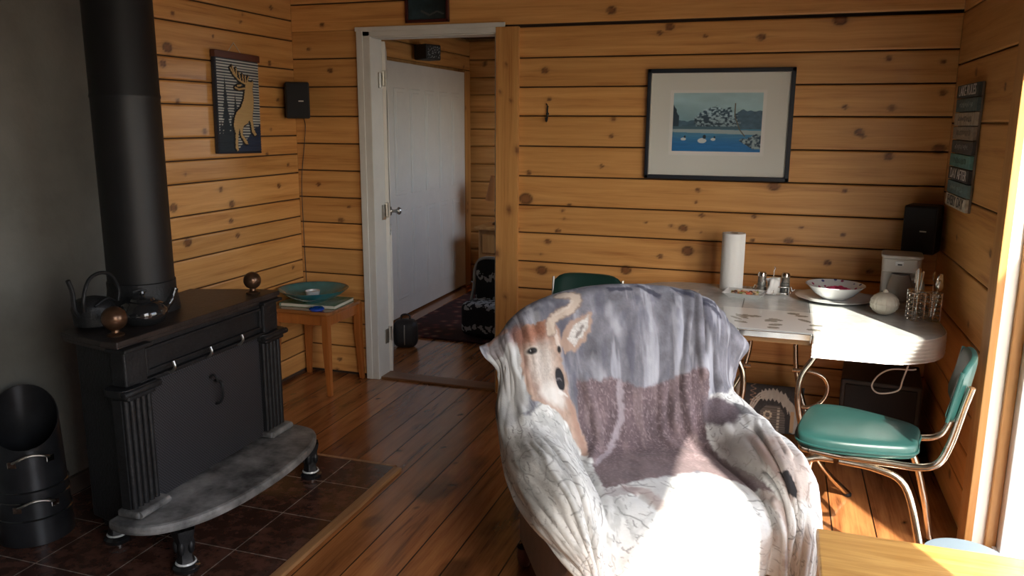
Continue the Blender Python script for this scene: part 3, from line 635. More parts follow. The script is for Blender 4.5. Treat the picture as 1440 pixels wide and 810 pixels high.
for z in (.33, .155):
    b = MB(); pts = []
    for k in range(7):
        a = az+.12+(-.5+k/6*1.0); pts.append((.150*math.cos(a) if 0 < k < 6 else .124*math.cos(a), .150*math.sin(a) if 0 < k < 6 else .124*math.sin(a), z+(.03*math.sin(PI*k/6))))
    b.tube(pts, .0045, 8, sub=4); hd = b.build('handle', M['steel'], sc_)
    for k in (0, 6):
        b = MB(); a = az+.12+(-.5+k/6); b.box((.125*math.cos(a), .125*math.sin(a), z-.006), (.008, .03, .024), .002, rot=(0, 0, a)); b.build('bracket', M['chrome'], hd)

# ================================================================== WOODEN STOOL IN THE CORNER
sx, sy = -2.555, 4.065
so = empty('side_stool', (sx, sy, 0), 0); tag(so, 'square orange-brown wooden stool with tapered legs in the corner left of the doorway', 'stool')
legs = [(-2.40, 3.895, -2.385, 3.885), (-2.73, 3.89, -2.745, 3.88), (-2.385, 4.235, -2.375, 4.245), (-2.735, 4.235, -2.745, 4.24)]
for (tx, ty, bx, by) in legs:
    b = MB(); vs = []
    for (x, y, z, h) in ((bx, by, 0, .013), (tx, ty, .30, .02), (tx, ty, .475, .02)):
        vs += [(x-sx-h, y-sy-h, z), (x-sx+h, y-sy-h, z), (x-sx+h, y-sy+h, z), (x-sx-h, y-sy+h, z)]
    b.add(vs, [(3, 2, 1, 0), (8, 9, 10, 11)]+[(i*4+k, i*4+(k+1) % 4, (i+1)*4+(k+1) % 4, (i+1)*4+k) for i in range(2) for k in range(4)]); b.build('leg', M['stoolwood'], so, bevel=.003)
for c, d in (((0, -.172, .443), (.33, .018, .062)), ((0, .172, .443), (.33, .018, .062)), ((-.175, 0, .443), (.018, .33, .062)), ((.165, 0, .443), (.018, .33, .062))):
    b = MB(); b.box(c, d, .003); b.build('apron', M['stoolwood'], so)
b = MB(); b.prism(rounded_rect(-.205, .195, -.20, .19, .03, 5), .475, .497); b.build('seat', M['stooltop'], so, bevel=.006)
bk = empty('magazine', (-2.555, 4.065, .498), .06); tag(bk, 'green covered book lying under the teal bowl on the corner stool', 'book')
b = MB(); b.box((0, 0, .001), (.35, .25, .002)); b.box((0, 0, .019), (.35, .25, .002)); b.box((-.179, 0, .010), (.003, .25, .02)); b.build('cover', M['bookgreen'], bk); b = MB(); b.box((0, 0, .010), (.343, .242, .0155)); b.build('pages', M['pages'], bk)
bw = empty('teal_bowl', (-2.555, 4.025, .519)); bw.scale = (1.12, 1.12, 1.12); tag(bw, 'wide teal ceramic bowl on top of the book on the corner stool', 'bowl')
b = MB(); b.lathe([(.055, 0), (.06, .004), (.10, .018), (.15, .045), (.178, .066), (.182, .07), (.176, .068), (.148, .05), (.10, .024), (.05, .011), (1e-5, .010)], n=56); b.build('bowl_body', M['tealbowl'], bw)
b = MB(); b.lathe([(.180, .069), (.1825, .0705), (.178, .0695)], n=56); b.build('rim', simple('brown_rim', (.10, .06, .04), .4), bw)
cu = empty('small_cup', (-2.545, 4.0, .5325)); cu.scale = (1.35, 1.35, 1.25); tag(cu, 'small white cup sitting inside the teal bowl', 'cup')
b = MB(); b.lathe([(.018, 0), (.026, .01), (.032, .045), (.030, .045), (.024, .012), (1e-5, .01)], n=28); b.build('cup_body', M['whiteceramic'], cu); b = MB(); b.lathe([(1e-5, .036), (.028, .036)], n=20); b.build('contents', simple('dark_contents', (.16, .12, .07), .8, var=.5, vscale=60), cu)
pn = MB(); pn.tube([(-2.495, 3.96, .5585), (-2.42, 3.955, .574)], .004, 8); tag(pn.build('chalk_stick', M['whiteceramic']), 'short white stick lying across the inside of the teal bowl', 'stick')
fd = MB(); fd.lathe([(1e-5, 0), (.036, .001), (.043, .008), (.043, .014), (.036, .02), (.02, .021), (.012, .017), (1e-5, .016)], (-2.455, 3.893, .498), 32)
tag(fd.build('blue_disc', M['blue']), 'round shiny blue disc on the front edge of the corner stool', 'disc')

# ================================================================== WALL DECOR
def wallspeaker(name, loc, rz, label, w=.135, d=.12, h=.205):
    e = empty(name, loc, rz); tag(e, label, 'speaker', 'corner mounted speakers')
    b = MB(); b.box((0, 0, 0), (w, d, h), .01); b.build('cabinet', M['blackplastic'], e)
    b = MB(); b.box((0, -d/2-.003, .0), (w-.012, .01, h-.012), .004); gr_ = b.build('grille', M['grille'], e)
    b = MB(); b.box((.018, -d/2-.009, -.005), (.028, .002, .006)); b.build('badge', M['cream'], gr_)
    b = MB(); b.tube([(0, d/2-.01, 0), (0, d/2+.04, 0)], .012, 10); b.build('bracket', M['blackplastic'], e)
    return e
wallspeaker('wall_speaker', (-2.695, 4.165, 1.672), .62, 'small black speaker in the upper left corner above the stool')
cb = MB(); cb.tube([(-2.70, 4.235, 1.57), (-2.705, 4.255, 1.52), (-2.725, 4.262, 1.40), (-2.752, 4.262, 1.2), (-2.755, 4.262, .9), (-2.752, 4.262, .55)], .0022, 6, sub=4)
tag(cb.build('speaker_wire', M['blackplastic']), 'thin dark wire running down the corner below the left speaker', 'wire')
wallspeaker('wall_speaker', (.645, 4.165, 1.075), -.35, 'black speaker in the right corner above the white coffee maker', .145, .13, .225)

# elk plaque on the left wall, painted in (y,z) on a slatted panel
def paint_grid(name, nx, ny, w, h, fn, parent, mat, pos, relief=None):
    """flat panel of nx*ny cells; fn(u,v)->rgb arrays, pos maps (u*w, v*h, relief) to xyz"""
    u, v = np.meshgrid(np.linspace(0, 1, nx), np.linspace(0, 1, ny), indexing='ij')
    col = fn(u, v); rl = relief(u, v) if relief else np.zeros_like(u)
    X = np.stack([np.broadcast_to(q_, u.shape) for q_ in pos(u*w, v*h, rl)], -1).reshape(-1, 3); idx = np.arange(nx*ny).reshape(nx, ny)
    F = np.stack([idx[:-1, :-1], idx[1:, :-1], idx[1:, 1:], idx[:-1, 1:]], -1).reshape(-1, 4)
    me = bpy.data.meshes.new(name); me.from_pydata(X.tolist(), [], F.tolist()); me.update()
    a = me.color_attributes.new('col', 'FLOAT_COLOR', 'POINT'); c4 = np.ones((nx*ny, 4), np.float32); c4[:, :3] = col.reshape(-1, 3); a.data.foreach_set('color', c4.ravel())
    me.materials.append(mat); o = bpy.data.objects.new(name, me); link(o, parent); return o
def inpoly(px, py, poly):
    ins = np.zeros(px.shape, bool); n = len(poly); j = n-1
    for i in range(n):
        xi, yi = poly[i]; xj, yj = poly[j]
        c = ((yi > py) != (yj > py)) & (px < (xj-xi)*(py-yi)/(yj-yi+1e-12)+xi); ins ^= c; j = i
    return ins
def dseg(px, py, a, b):
    ax, ay = a; bx, by = b; dx, dy = bx-ax, by-ay; t = np.clip(((px-ax)*dx+(py-ay)*dy)/(dx*dx+dy*dy+1e-12), 0, 1)
    return np.hypot(px-ax-t*dx, py-ay-t*dy)
def dline(px, py, pts):
    d = np.full(px.shape, 9.)
    for a, b_ in zip(pts[:-1], pts[1:]): d = np.minimum(d, dseg(px, py, a, b_))
    return d
def dpoly(px, py, poly): return dline(px, py, list(poly)+[poly[0]])
ELK = [(.40, .02), (.36, .06), (.375, .22), (.34, .30), (.37, .38), (.42, .44), (.52, .49), (.60, .58), (.63, .66), (.66, .75), (.70, .78), (.80, .775), (.84, .79), (.85, .75), (.82, .71), (.84, .60), (.83, .50), (.80, .42), (.795, .36), (.82, .26), (.88, .20), (.83, .19), (.765, .23), (.745, .32), (.72, .36), (.66, .32), (.58, .30), (.55, .26), (.54, .20), (.64, .13), (.66, .095), (.60, .10), (.50, .18), (.47, .27), (.44, .20), (.42, .08), (.43, .03)]
ANT = [[(.66, .75), (.52, .78), (.40, .84), (.33, .90)], [(.44, .82), (.37, .92)], [(.46, .81), (.46, .90)], [(.55, .78), (.52, .86)], [(.61, .77), (.60, .84)], [(.66, .76), (.66, .83)], [(.63, .70), (.50, .685), (.42, .70)], [(.55, .73), (.47, .72)], [(.70, .78), (.74, .83)]]
def elk_dist(u, v, asp=1.42):
    uu = u; vv = v*asp; P = [(x, y*asp) for x, y in ELK]
    ins = inpoly(uu, vv, P); d = dpoly(uu, vv, P); d = np.where(ins, -d, d)
    for A in ANT: d = np.minimum(d, dline(uu, vv, [(x, y*asp) for x, y in A])-.014)
    return d
def elk_col(u, v):
    st_ = (np.sin(v*2*PI*34) > .15)
    bg = np.where(st_[..., None], np.array([.58, .62, .60]), np.array([.06, .08, .11]))
    hill = v < np.interp(u, [0, .25, .45, .6, .75, 1], [.02, .04, .05, .12, .22, .33])+.01*np.sin(u*25)
    c = np.where(hill[..., None], np.array([.022, .04, .085]), bg)
    for (tx, tb, th, tw) in ((.20, .02, .80, .26), (.42, .3, .34, .15), (.08, .02, .34, .2), (.33, .02, .42, .2)):
        rel = (v-tb)/th; w_ = tw*(1-rel)*(.55+.45*np.abs(((rel*7) % 1)-1)); c = np.where(((rel > 0) & (rel < 1) & (np.abs(u-tx) < w_*.6))[..., None], np.array([.02, .035, .05]), c)
    d = elk_dist(u, v); c = np.where((d < .022)[..., None], np.array([.01, .012, .018]), c); c = np.where((d < .0)[..., None], np.array([.55, .38, .17]), c)
    c = np.where(((u < .03) | (v < .02))[..., None], np.array([.012, .016, .03]), c)
    return c
pl = empty('elk_plaque', (XL+.012, 3.70, 1.64)); tag(pl, 'hanging wooden plaque with a tan elk cutout on a slatted blue and white ground', 'plaque')
pl.rotation_euler = (math.radians(-1.2), 0, 0)
vm = vcol_mat('painted_wood_slats', .6)
b = MB(); b.box((.004, 0, -.012), (.018, .366, .49), .002); b.build('panel', M['darkframe'], pl)
paint_grid('scene_relief', 170, 230, .362, .485, elk_col, pl, vm, lambda a, c, r_: (.0145+r_, -.181+a, -.255+c), lambda u, v: .0012*np.sin(v*2*PI*34)+.006*(1-smst(0, .012, elk_dist(u, v))))
b = MB(); b.box((.010, 0, .246), (.028, .375, .036), .003); b.build('top_rail', M['redwood'], pl)
b = MB(); b.tube([(.006, -.06, .262), (.0, .0, .315), (.006, .05, .262)], .0015, 6); b.build('hanging_cord', M['cream'], pl)

# framed lake print
pf = empty('framed_print', (-.3205, YB-.008, 1.546)); tag(pf, 'large framed print of ducks on a blue lake hung on the back wall', 'picture'); pf.rotation_euler = (math.radians(0), math.radians(.1), 0)
W2, H2 = .358, .276
def frame4(b, w, h, t, d, y): 
    for (c, s) in (((0, y, h-t/2), (2*w, d, t)), ((0, y, -h+t/2), (2*w, d, t)), ((-w+t/2, y, 0), (t, d, 2*h)), ((w-t/2, y, 0), (t, d, 2*h))): b.box(c, s, .003)
b = MB(); frame4(b, W2, H2, .021, .026, -.008); b.build('frame', M['darkframe'], pf); b = MB(); frame4(b, W2-.018, H2-.018, .004, .018, -.008); b.build('frame_liner', M['steel'], pf)
b = MB(); b.box((0, -.001, 0), (2*W2-.03, .006, 2*H2-.03)); b.build('mat_board', M['mat'], pf)
IW, IH = .218, .145; IX, IZ = -.005, .012
b = MB(); b.box((IX, -.0045, IZ-.003), (2*IW+.034, .002, 2*IH+.034)); b.build('inner_mat', simple('white_mat_bevel', (.85, .86, .84), .8), pf)
def lake(u, v):
    sky = np.array([.12, .26, .34])*(1-u[..., None]*.0)+np.array([.18, .20, .17])*smst(.2, 1.1, v+.25*u)[..., None]
    sky = sky*(.8+.35*fbm(u*5, v*9))[..., None]
    c = sky
    hill = v < .47+.10*fbm(u*6+3, v*0)+np.where(u > .62, .18*smst(.62, .8, u), 0)*(.8+.4*fbm(u*9, v*0+2))
    c = np.where((hill & (v > .38))[..., None], (np.array([.035, .075, .11])*(1+.9*fbm(u*25, v*30)[..., None])), c)
    t = fbm(u*14, v*14); blob = (np.hypot((u-.50)/.25, (v-.52)/.24) < .72+.55*t) & (v > .40)
    fr = fbm(u*38, v*38, 3); tm = smst(.38, .66, fr)[..., None]; c = np.where(blob[..., None], (np.array([.26, .38, .44])*tm+np.array([.02, .05, .08])*(1-tm))*(.7+.6*smst(.35, .75, v+.0*u)[..., None]), c)
    lt = (u < .07) & (v > .40) & (v < .72-u*3+.2*t); c = np.where(lt[..., None], np.array([.02, .045, .07]), c)
    water = v < .385
    wc = np.array([.010, .13, .34])*(1-smst(.1, .38, v)[..., None])+np.array([.06, .20, .31])*smst(.1, .38, v)[..., None]; wc = wc*(.8+.4*fbm(u*8, v*50)[..., None])
    wc = np.where((np.abs(v-.345+.04*(u-.5)) < .035)[..., None], np.array([.26, .34, .36]), wc)
    c = np.where(water[..., None], wc, c)
    c = np.where(((np.abs(v-.405) < .022) & (u < .78))[..., None], np.array([.05, .11, .15]), c)
    for (dx, dy, s) in ((.13, .21, .03), (.345, .185, .05), (.47, .21, .028)):
        body = np.hypot((u-dx)/s, (v-dy)/(s*.85)) < 1; c = np.where(body[..., None], np.array([.50, .55, .55]), c)
        c = np.where((np.hypot((u-dx-s*.5)/(s*.38), (v-dy-s*1.35)/(s*.7)) < 1)[..., None], np.array([.01, .02, .03]), c)
    dl = dline(u, v*.66, [(.70, .82*.66), (.70, .60*.66), (.76, .38*.66), (.82, .27*.66)]); c = np.where((dl < .006)[..., None], np.array([.10, .09, .07]), c)
    rk = (v < .30-.22*np.clip((1-u)/.35, 0, 1)+.08*t) & (u > .66) & (v > .05) & (v < .31) & (v > .30-.9*(u-.66)-.02); c = np.where(rk[..., None], np.array([.24, .33, .36])*tm+np.array([.02, .05, .08])*(1-tm), c)
    return c*1.5
paint_grid('print_sheet', 240, 165, 2*IW, 2*IH, lake, pf, vcol_mat('print_ink', .5), lambda a, c, r_: (IX-IW+a, -.0062, IZ-IH+c))
m = glassmat('picture_glass', .98); b = MB(); b.box((0, -.012, 0), (2*W2-.04, .0015, 2*H2-.04)); b.build('glazing', m, pf)
# little dark picture above the doorway
tp = empty('small_picture', (-1.905, YB-.008, 2.215)); tag(tp, 'small dark picture in a red-brown frame above the doorway', 'picture')
b = MB(); frame4(b, .130, .125, .016, .02, -.006); b.build('frame', M['redframe'], tp)
def dusk(u, v):
    t = fbm(u*6, v*6); c = np.array([.03, .06, .075])*(1-u[..., None])+np.array([.010, .012, .012])*u[..., None]; c = c*(.4+1.3*t[..., None])
    ln = dline(u, v, [(.35, .22), (.55, .12), (.75, .2), (.9, .14)]); c = np.where((ln < .02)[..., None], np.array([.09, .09, .085]), c); return c
paint_grid('picture_sheet', 60, 60, .236, .226, dusk, tp, vcol_mat('dark_picture', .3), lambda a, c, r_: (-.118+a, -.003, -.113+c))
# iron hook on the back wall
hk = MB(); hk.tube([(-1.212, YB-.004, 1.64), (-1.212, YB-.012, 1.62), (-1.211, YB-.014, 1.59), (-1.211, YB-.022, 1.565), (-1.211, YB-.04, 1.562), (-1.211, YB-.045, 1.58)], .0045, 8, sub=4); hk.ball((-1.212, YB-.008, 1.60), .008, 10)
hk.tube([(-1.212, YB-.006, 1.636), (-1.216, YB-.008, 1.648), (-1.221, YB-.008, 1.652)], .003, 6, sub=3)
tag(hk.build('coat_hook', M['iron']), 'small black iron hook on the back wall left of the framed print', 'hook')

# lake house rules sign on the right wall: nine stacked slats
sg = empty('slat_sign', (XR-.012, 3.865, 1.46)); tag(sg, 'tall weathered sign of nine painted slats with lake lettering on the right wall', 'sign')
b = MB(); b.box((.006, 0, 0), (.008, .40, .52)); b.build('backer', simple('sign_edge_wood', (.20, .17, .14), .7), sg)
cols = [(.055, .075, .075), (.075, .13, .14), (.40, .35, .27), (.30, .26, .20), (.07, .075, .075), (.10, .25, .24), (.055, .055, .06), (.11, .19, .20), (.48, .44, .36)]
words = ['LAKE RULES', '', '', '', '', '', 'DAY AFTER', '', 'EVERY DAY']
inks = [(.65, .65, .62), (.25, .32, .32), (.12, .11, .10), (.18, .15, .12), (.28, .28, .27), (.03, .08, .08), (.62, .62, .6), (.22, .34, .34), (.06, .06, .06)]
hs = .52/9
for i in range(9):
    b = MB(); zc = .26-hs*(i+.5); b.box((-.006, (-.006 if i % 3 == 1 else .004)*1.0, zc), (.014, .415, hs-.004), .002)
    s_ = b.build('slat', simple('slat_paint', cols[i], .7, var=.25, vscale=40), sg)
    mk = simple('slat_ink', inks[i], .6)
    if words[i]:
        cu_ = bpy.data.curves.new('lettering', 'FONT'); cu_.body = words[i]; cu_.size = .062; cu_.extrude = .0006; cu_.align_x = 'CENTER'; cu_.align_y = 'CENTER'
        t_ = bpy.data.objects.new('lettering', cu_); link(t_); bpy.context.view_layer.update()
        me = bpy.data.meshes.new_from_object(t_.evaluated_get(bpy.context.evaluated_depsgraph_get())); bpy.data.objects.remove(t_)
        w_ = max(v.co.x for v in me.vertices)-min(v.co.x for v in me.vertices); s0 = .33/w_
        for v in me.vertices: v.co = Vector((-.0140-v.co.z, -v.co.x*s0, zc+v.co.y*.98))
        me.materials.append(mk); t2 = bpy.data.objects.new('lettering', me); link(t2, s_); t2['kind'] = 'stuff'
    else:
        b = MB(); rs = np.random.RandomState(i+50); y = .13
        while y > -.13:
            w_ = rs.uniform(.01, .022); hh = rs.uniform(.010, .024); b.box((-.0136, y-w_/2, zc+rs.uniform(-.003, .003)), (.0012, .004, hh)); 
            if rs.rand() > .4: b.box((-.0136, y-w_/2-.004, zc+hh*.4*rs.choice([-1, 0, 1])), (.0012, w_*.8, .004))
            y -= w_+.006
        tag(b.build('lettering', mk, s_), kind='stuff')

# ================================================================== CHROME KITCHEN TABLE
TX0, TX1, TY0, TY1, TZ = -.665, .665, 3.25, 4.16, .75
tb = empty('kitchen_table', (0, 3.7, 0)); tag(tb, 'grey laminate kitchen table with a ribbed chrome edge against the back wall', 'table')
def T(p): return (p[0], p[1]-3.7, p[2])
def dend(x0, x1, sgn, r=.26):
    P = []
    if sgn > 0:
        P = [(x0, TY0), (x1-r, TY0)]+[(x1-r+r*math.sin(a), TY0+r-r*math.cos(a)) for a in np.linspace(.15, PI/2, 9)]+[(x1-r+r*math.cos(a), TY1-r+r*math.sin(a)) for a in np.linspace(0, PI/2, 10)]+[(x0, TY1)]
    else:
        P = [(-x, y) for x, y in dend(-x1, -x0, 1, r)]
    return P
for (x0, x1, sgn) in ((.160, TX1, 1), (TX0, -.125, -1)):
    P = [(x, y-3.7) for x, y in dend(x0, x1, sgn)]
    b = MB(); b.prism(P, TZ-.022, TZ); lf = b.build('table_leaf', M['laminate'], tb, bevel=.002)
    # ribbed chrome apron swept round the curved edge
    b = MB(); cpx = sum(p[0] for p in P)/len(P); prof = []
    zz = TZ-.003
    prof = [(.000, TZ-.001), (.004, TZ-.003), (.004, TZ-.012)]
    for k in range(5): z_ = TZ-.014-k*.015; prof += [(.001, z_), (.005, z_-.004), (.005, z_-.010), (.001, z_-.014)]
    prof += [(.003, TZ-.092), (-.004, TZ-.094), (-.008, TZ-.05)]
    n = len(P); path = P[:]  # closed ends are straight at the seam
    cen = Vector((x0-.0 if sgn > 0 else x1, 0.005)); vs = []; npf = len(prof)
    for i, (x, y) in enumerate(path):
        a_ = Vector(path[max(i-1, 0)]); c_ = Vector(path[min(i+1, n-1)]); t_ = (c_-a_); t_.normalize(); nn = Vector((t_.y, -t_.x))
        if nn.dot(Vector((x, y))-cen) < 0: nn = -nn
        for (o_, z_) in prof: vs.append((x+nn.x*o_, y+nn.y*o_, z_))
    fs = [(i*npf+k, (i+1)*npf+k, (i+1)*npf+k+1, i*npf+k+1) for i in range(n-1) for k in range(npf-1)]
    b.add(vs, fs, False); b.build('chrome_apron', M['apronchrome'], tb)
b = MB(); b.box(T((.0175, (TY0+TY1)/2, TZ-.011)), (.281, TY1-TY0, .022), .0015); b.build('centre_leaf', M['laminate'], tb)
b = MB(); b.box(T((.0175, TY0-.003, TZ-.014)), (.279, .007, .026), .002); b.build('leaf_edge', M['chrome'], tb)
M['rail'] = grain('rail_wood', (.34, .2, .08), (.24, .13, .05), .5, 'X')
for yy in (TY0+.03, TY1-.03): b = MB(); b.box(T((.0175, yy, TZ-.040)), (.28, .02, .022), .002); b.build('slide_rail', M['rail'], tb)
for x in (-.128, -.119, .152, .163):
    b = MB(); b.box(T((x, TY0-.009, TZ-.018)), (.004, .006, .03), .001); b.build('leaf_clip', M['steel'], tb)
def tleg(sx_, yy, sgn):
    # bent leg: bows outwards at mid height then kicks along the floor
    x = sx_
    pts = [(x, yy, TZ-.04), (x-.015*sgn, yy-.0, .67), (x-.055*sgn, yy, .57), (x-.055*sgn, yy, .45), (x-.01*sgn, yy+.01, .30), (x+.09*sgn, yy+.03, .14), (x+.2*sgn, yy+.19*(1 if yy < 3.7 else -1)*.0+.0, .012)]
    return pts
def tube_leg(pts, nm='leg'):
    b = MB(); b.tube([T(p) for p in pts], .0125, 12, sub=8); o = b.build(nm, M['chrometube'], tb)
    c = MB(); q = T(pts[-1]); c.lathe([(.012, 0), (.017, .002), (.017, .012), (.013, .016)], (q[0], q[1], 0), 16); c.build('foot_cap', M['blackplastic'], o)
tube_leg([(.190, 3.32, .665), (.165, 3.32, .62), (.130, 3.32, .55), (.128, 3.32, .44), (.165, 3.33, .30), (.25, 3.38, .15), (.360, 3.48, .012)])
tube_leg([(-.155, 3.32, .665), (-.13, 3.32, .62), (-.095, 3.32, .55), (-.093, 3.32, .44), (-.13, 3.33, .30), (-.215, 3.38, .15), (-.325, 3.48, .012)])
tube_leg([(.190, 4.08, .665), (.165, 4.08, .62), (.130, 4.08, .55), (.128, 4.08, .44), (.150, 4.07, .30), (.20, 4.02, .15), (.270, 3.93, .012)])
tube_leg([(-.155, 4.08, .665), (-.13, 4.08, .62), (-.095, 4.08, .55), (-.093, 4.08, .44), (-.13, 4.07, .30), (-.215, 4.02, .15), (-.325, 3.95, .012)])
for sg_ in (1, -1):
    b = MB(); b.tube([T((.018+sg_*q[0], 3.70, q[1])) for q in ((.09, .468), (.17, .466), (.225, .445), (.245, .395), (.225, .335), (.17, .302), (.12, .300))], .0095, 12, sub=6); b.build('loop_stretcher', M['chrometube'], tb)
# ---------------- things on the table
pt = empty('paper_towel_roll', (-.198, 4.06, TZ)); tag(pt, 'white roll of paper towel standing upright on the table against the plank wall', 'paper towel')
b = MB(); b.lathe([(.02, 0), (.055, 0), (.0555, .002), (.0555, .276), (.055, .278), (.02, .278)], n=40); b.build('roll', M['paper'], pt); b = MB(); b.lathe([(.0202, .0), (.0202, .2785), (.018, .2785), (.018, 0)], n=24); b.build('core', simple('card_tube', (.28, .19, .11), .9), pt)
b = MB(); b.box((.047, -.032, .139), (.02, .003, .276), rot=(0, 0, .62)); b.build('loose_sheet', M['paper'], pt)
dsh = empty('snack_dish', (-.125, 3.905, TZ), -.12); tag(dsh, 'small rectangular white dish of colourful sweets in front of the paper towel', 'dish')
b = MB(); w, d = .095, .072
vs = []; 
for (k, z) in ((.70, .0), (1.0, .022), (.96, .022), (.68, .005)): vs += [(-w*k, -d*k, z), (w*k, -d*k, z), (w*k, d*k, z), (-w*k, d*k, z)]
b.add(vs, [(3, 2, 1, 0)]+[(i*4+k, i*4+(k+1) % 4, (i+1)*4+(k+1) % 4, (i+1)*4+k) for i in range(3) for k in range(4)]+[(12, 13, 14, 15)]); b.build('dish_body', M['whiteceramic'], dsh)
cc = [(.55, .22, .10), (.62, .5, .36), (.12, .05, .03), (.6, .12, .08), (.3, .32, .10), (.5, .38, .25)]
rs = np.random.RandomState(3); swm = [simple('sweet_colour', c, .4) for c in cc]
for i in range(26):
    a = rs.uniform(-.8, .8)*w*.78; c = rs.uniform(-.8, .8)*d*.72; b = MB(); b.ball((0, 0, 0), rs.uniform(.007, .010), 10, (1.2, 1, .8))
    o = b.build('wrapped_sweet', swm[i % 6]); th = -.12; o.location = (-.125+a*math.cos(th)-c*math.sin(th), 3.905+a*math.sin(th)+c*math.cos(th), TZ+.013+rs.uniform(0, .006))
    tag(o, 'small wrapped sweet in the rectangular white dish', 'sweet', 'sweets in the rectangular dish')
# condiment caddy
cd = empty('condiment_caddy', (.0, 3.995, TZ), .08); tag(cd, 'small chrome wire caddy holding shakers and white packets on the table', 'caddy')
b = MB(); b.tube([(x, y, .012) for x, y in rounded_rect(-.082, .082, -.035, .035, .03, 5)], .0022, 6, closed=True); b.tube([(x, y, .042) for x, y in rounded_rect(-.082, .082, -.035, .035, .03, 5)], .0022, 6, closed=True)
for x in (-.07, 0, .07):
    for y in (-.035, .035): b.tube([(x, y, 0), (x, y, .042)], .002, 6)
b.tube([(-.082, 0, .042), (-.09, 0, .02), (-.1, 0, .03)], .003, 6, sub=3); b.tube([(.082, 0, .042), (.09, 0, .02), (.1, 0, .03)], .003, 6, sub=3)
b.tube([(0, .0, .012), (0, 0, .11), (.006, 0, .125), (0, 0, .135)], .0025, 6, sub=3); b.box((0, 0, .004), (.15, .06, .004), .001); b.build('rack', M['chrome'], cd)
for (x, lab, cm) in ((-.052, 'glass salt shaker with a chrome cap at the left of the wire caddy', (.5, .47, .4)), (.055, 'glass pepper shaker with a chrome cap at the right of the wire caddy', (.12, .08, .06))):
    s_ = empty('shaker', (x*math.cos(.08), 3.995+x*math.sin(.08), TZ+.007)); tag(s_, lab, 'shaker', 'shakers in the wire caddy')
    b = MB(); b.lathe([(.021, 0), (.023, .004), (.021, .03), (.019, .075), (.0195, .078)], n=12, smooth=False); b.build('glass_body', M['shakerglass'], s_)
    b = MB(); b.lathe([(.0195, .0785), (.021, .08), (.021, .092), (.016, .1), (1e-5, .102)], n=24); b.build('cap', M['chrome'], s_)
    b = MB(); b.lathe([(1e-5, .003), (.0175, .003), (.0165, .05), (1e-5, .052)], n=12); b.build('contents', simple('seasoning', cm, .9), s_)
rs = np.random.RandomState(8)
for i in range(5):
    o = MB(); nx = 8; u, v = np.meshgrid(np.linspace(-.5, .5, nx), np.linspace(0, 1, nx), indexing='ij'); w_ = .04; X = u*w_; Z = v*.075; Y = .005*np.sin(u*7+i)+.004*np.sin(v*9+i)
    idx = np.arange(nx*nx).reshape(nx, nx); vs = np.stack([X, Y, Z], -1).reshape(-1, 3).tolist(); fs = np.stack([idx[:-1, :-1], idx[1:, :-1], idx[1:, 1:], idx[:-1, 1:]], -1).reshape(-1, 4).tolist()
    o.add(vs, fs, True); q = o.build('sugar_packet', M['paper'], auto=False); mm = q.modifiers.new('s', 'SOLIDIFY'); mm.thickness = .0012
    q.location = (-.012+i*.006, 3.950+i*.012, TZ+.008); q.rotation_euler = (.15-.05*i, rs.uniform(-.3, .3), rs.uniform(-.5, .5)); tag(q, 'white paper packet standing between the two shakers', 'packet', 'packets in the wire caddy')
# plate and bowl
pa = MB(); pa.lathe([(.10, 0), (.105, .003), (.15, .012), (.172, .016), (.174, .018), (.17, .0185), (.148, .015), (.10, .007), (1e-5, .006)], (.275, 3.955, TZ), 64)
tag(pa.build('serving_plate', M['whiteceramic']), 'large round white plate beneath the flowered bowl on the table', 'plate')
fb = empty('flowered_bowl', (.275, 3.965, TZ+.0075)); tag(fb, 'white bowl with a blue and pink flowered inside standing on the large plate', 'bowl')
m, nt, bs = newmat('flowered_glaze'); L = nt.links.new; tc = N(nt, 'ShaderNodeTexCoord'); vo = N(nt, 'ShaderNodeTexVoronoi', Scale=38.0); L(tc.outputs['Object'], vo.inputs['Vector'])
r = N(nt, 'ShaderNodeValToRGB'); e = r.color_ramp.elements; e[0].position = .25; e[0].color = (1, 1, 1, 1); e[1].position = .34; e[1].color = (0, 0, 0, 1); L(vo.outputs['Distance'], r.inputs['Fac'])
r2 = N(nt, 'ShaderNodeValToRGB'); e = r2.color_ramp.elements; r2.color_ramp.interpolation = 'CONSTANT'; e[0].color = (.07, .08, .22, 1); e[1].position = .4; e[1].color = (.34, .06, .14, 1); x = e.new(.65); x.color = (.6, .62, .62, 1); s_ = N(nt, 'ShaderNodeSeparateColor'); L(vo.outputs['Color'], s_.inputs[0]); L(s_.outputs[0], r2.inputs['Fac'])
mx = N(nt, 'ShaderNodeMix', data_type='RGBA'); L(r.outputs['Color'], mx.inputs[0]); mx.inputs[6].default_value = (.62, .64, .64, 1); L(r2.outputs['Color'], mx.inputs[7]); L(mx.outputs[2], bs.inputs['Base Color']); bs.inputs['Roughness'].default_value = .15
b = MB(); b.lathe([(.055, 0), (.06, .003), (.09, .022), (.118, .052), (.132, .064), (.130, .066)], n=56); b.build('bowl_outside', M['whiteceramic'], fb)
b = MB(); b.lathe([(.130, .066), (.113, .053), (.085, .026), (.05, .009), (1e-5, .008)], n=56); b.build('bowl_inside', m, fb)
pk = [simple('pink_petal', c, .7) for c in ((.45, .02, .10), (.55, .05, .16), (.32, .01, .06))]
for i in range(14):
    a = i*2.4; rr = .013*math.sqrt(i); b = MB(); b.ball((0, 0, 0), .015, 12, (1, 1, .7)); o = b.build('pink_sweet', pk[i % 3]); o.location = (.285+rr*math.cos(a), 3.955+rr*math.sin(a), TZ+.05+.006*(i < 6)); tag(o, 'pink sweet heaped in the middle of the flowered bowl', 'sweet', 'pink sweets in the flowered bowl')
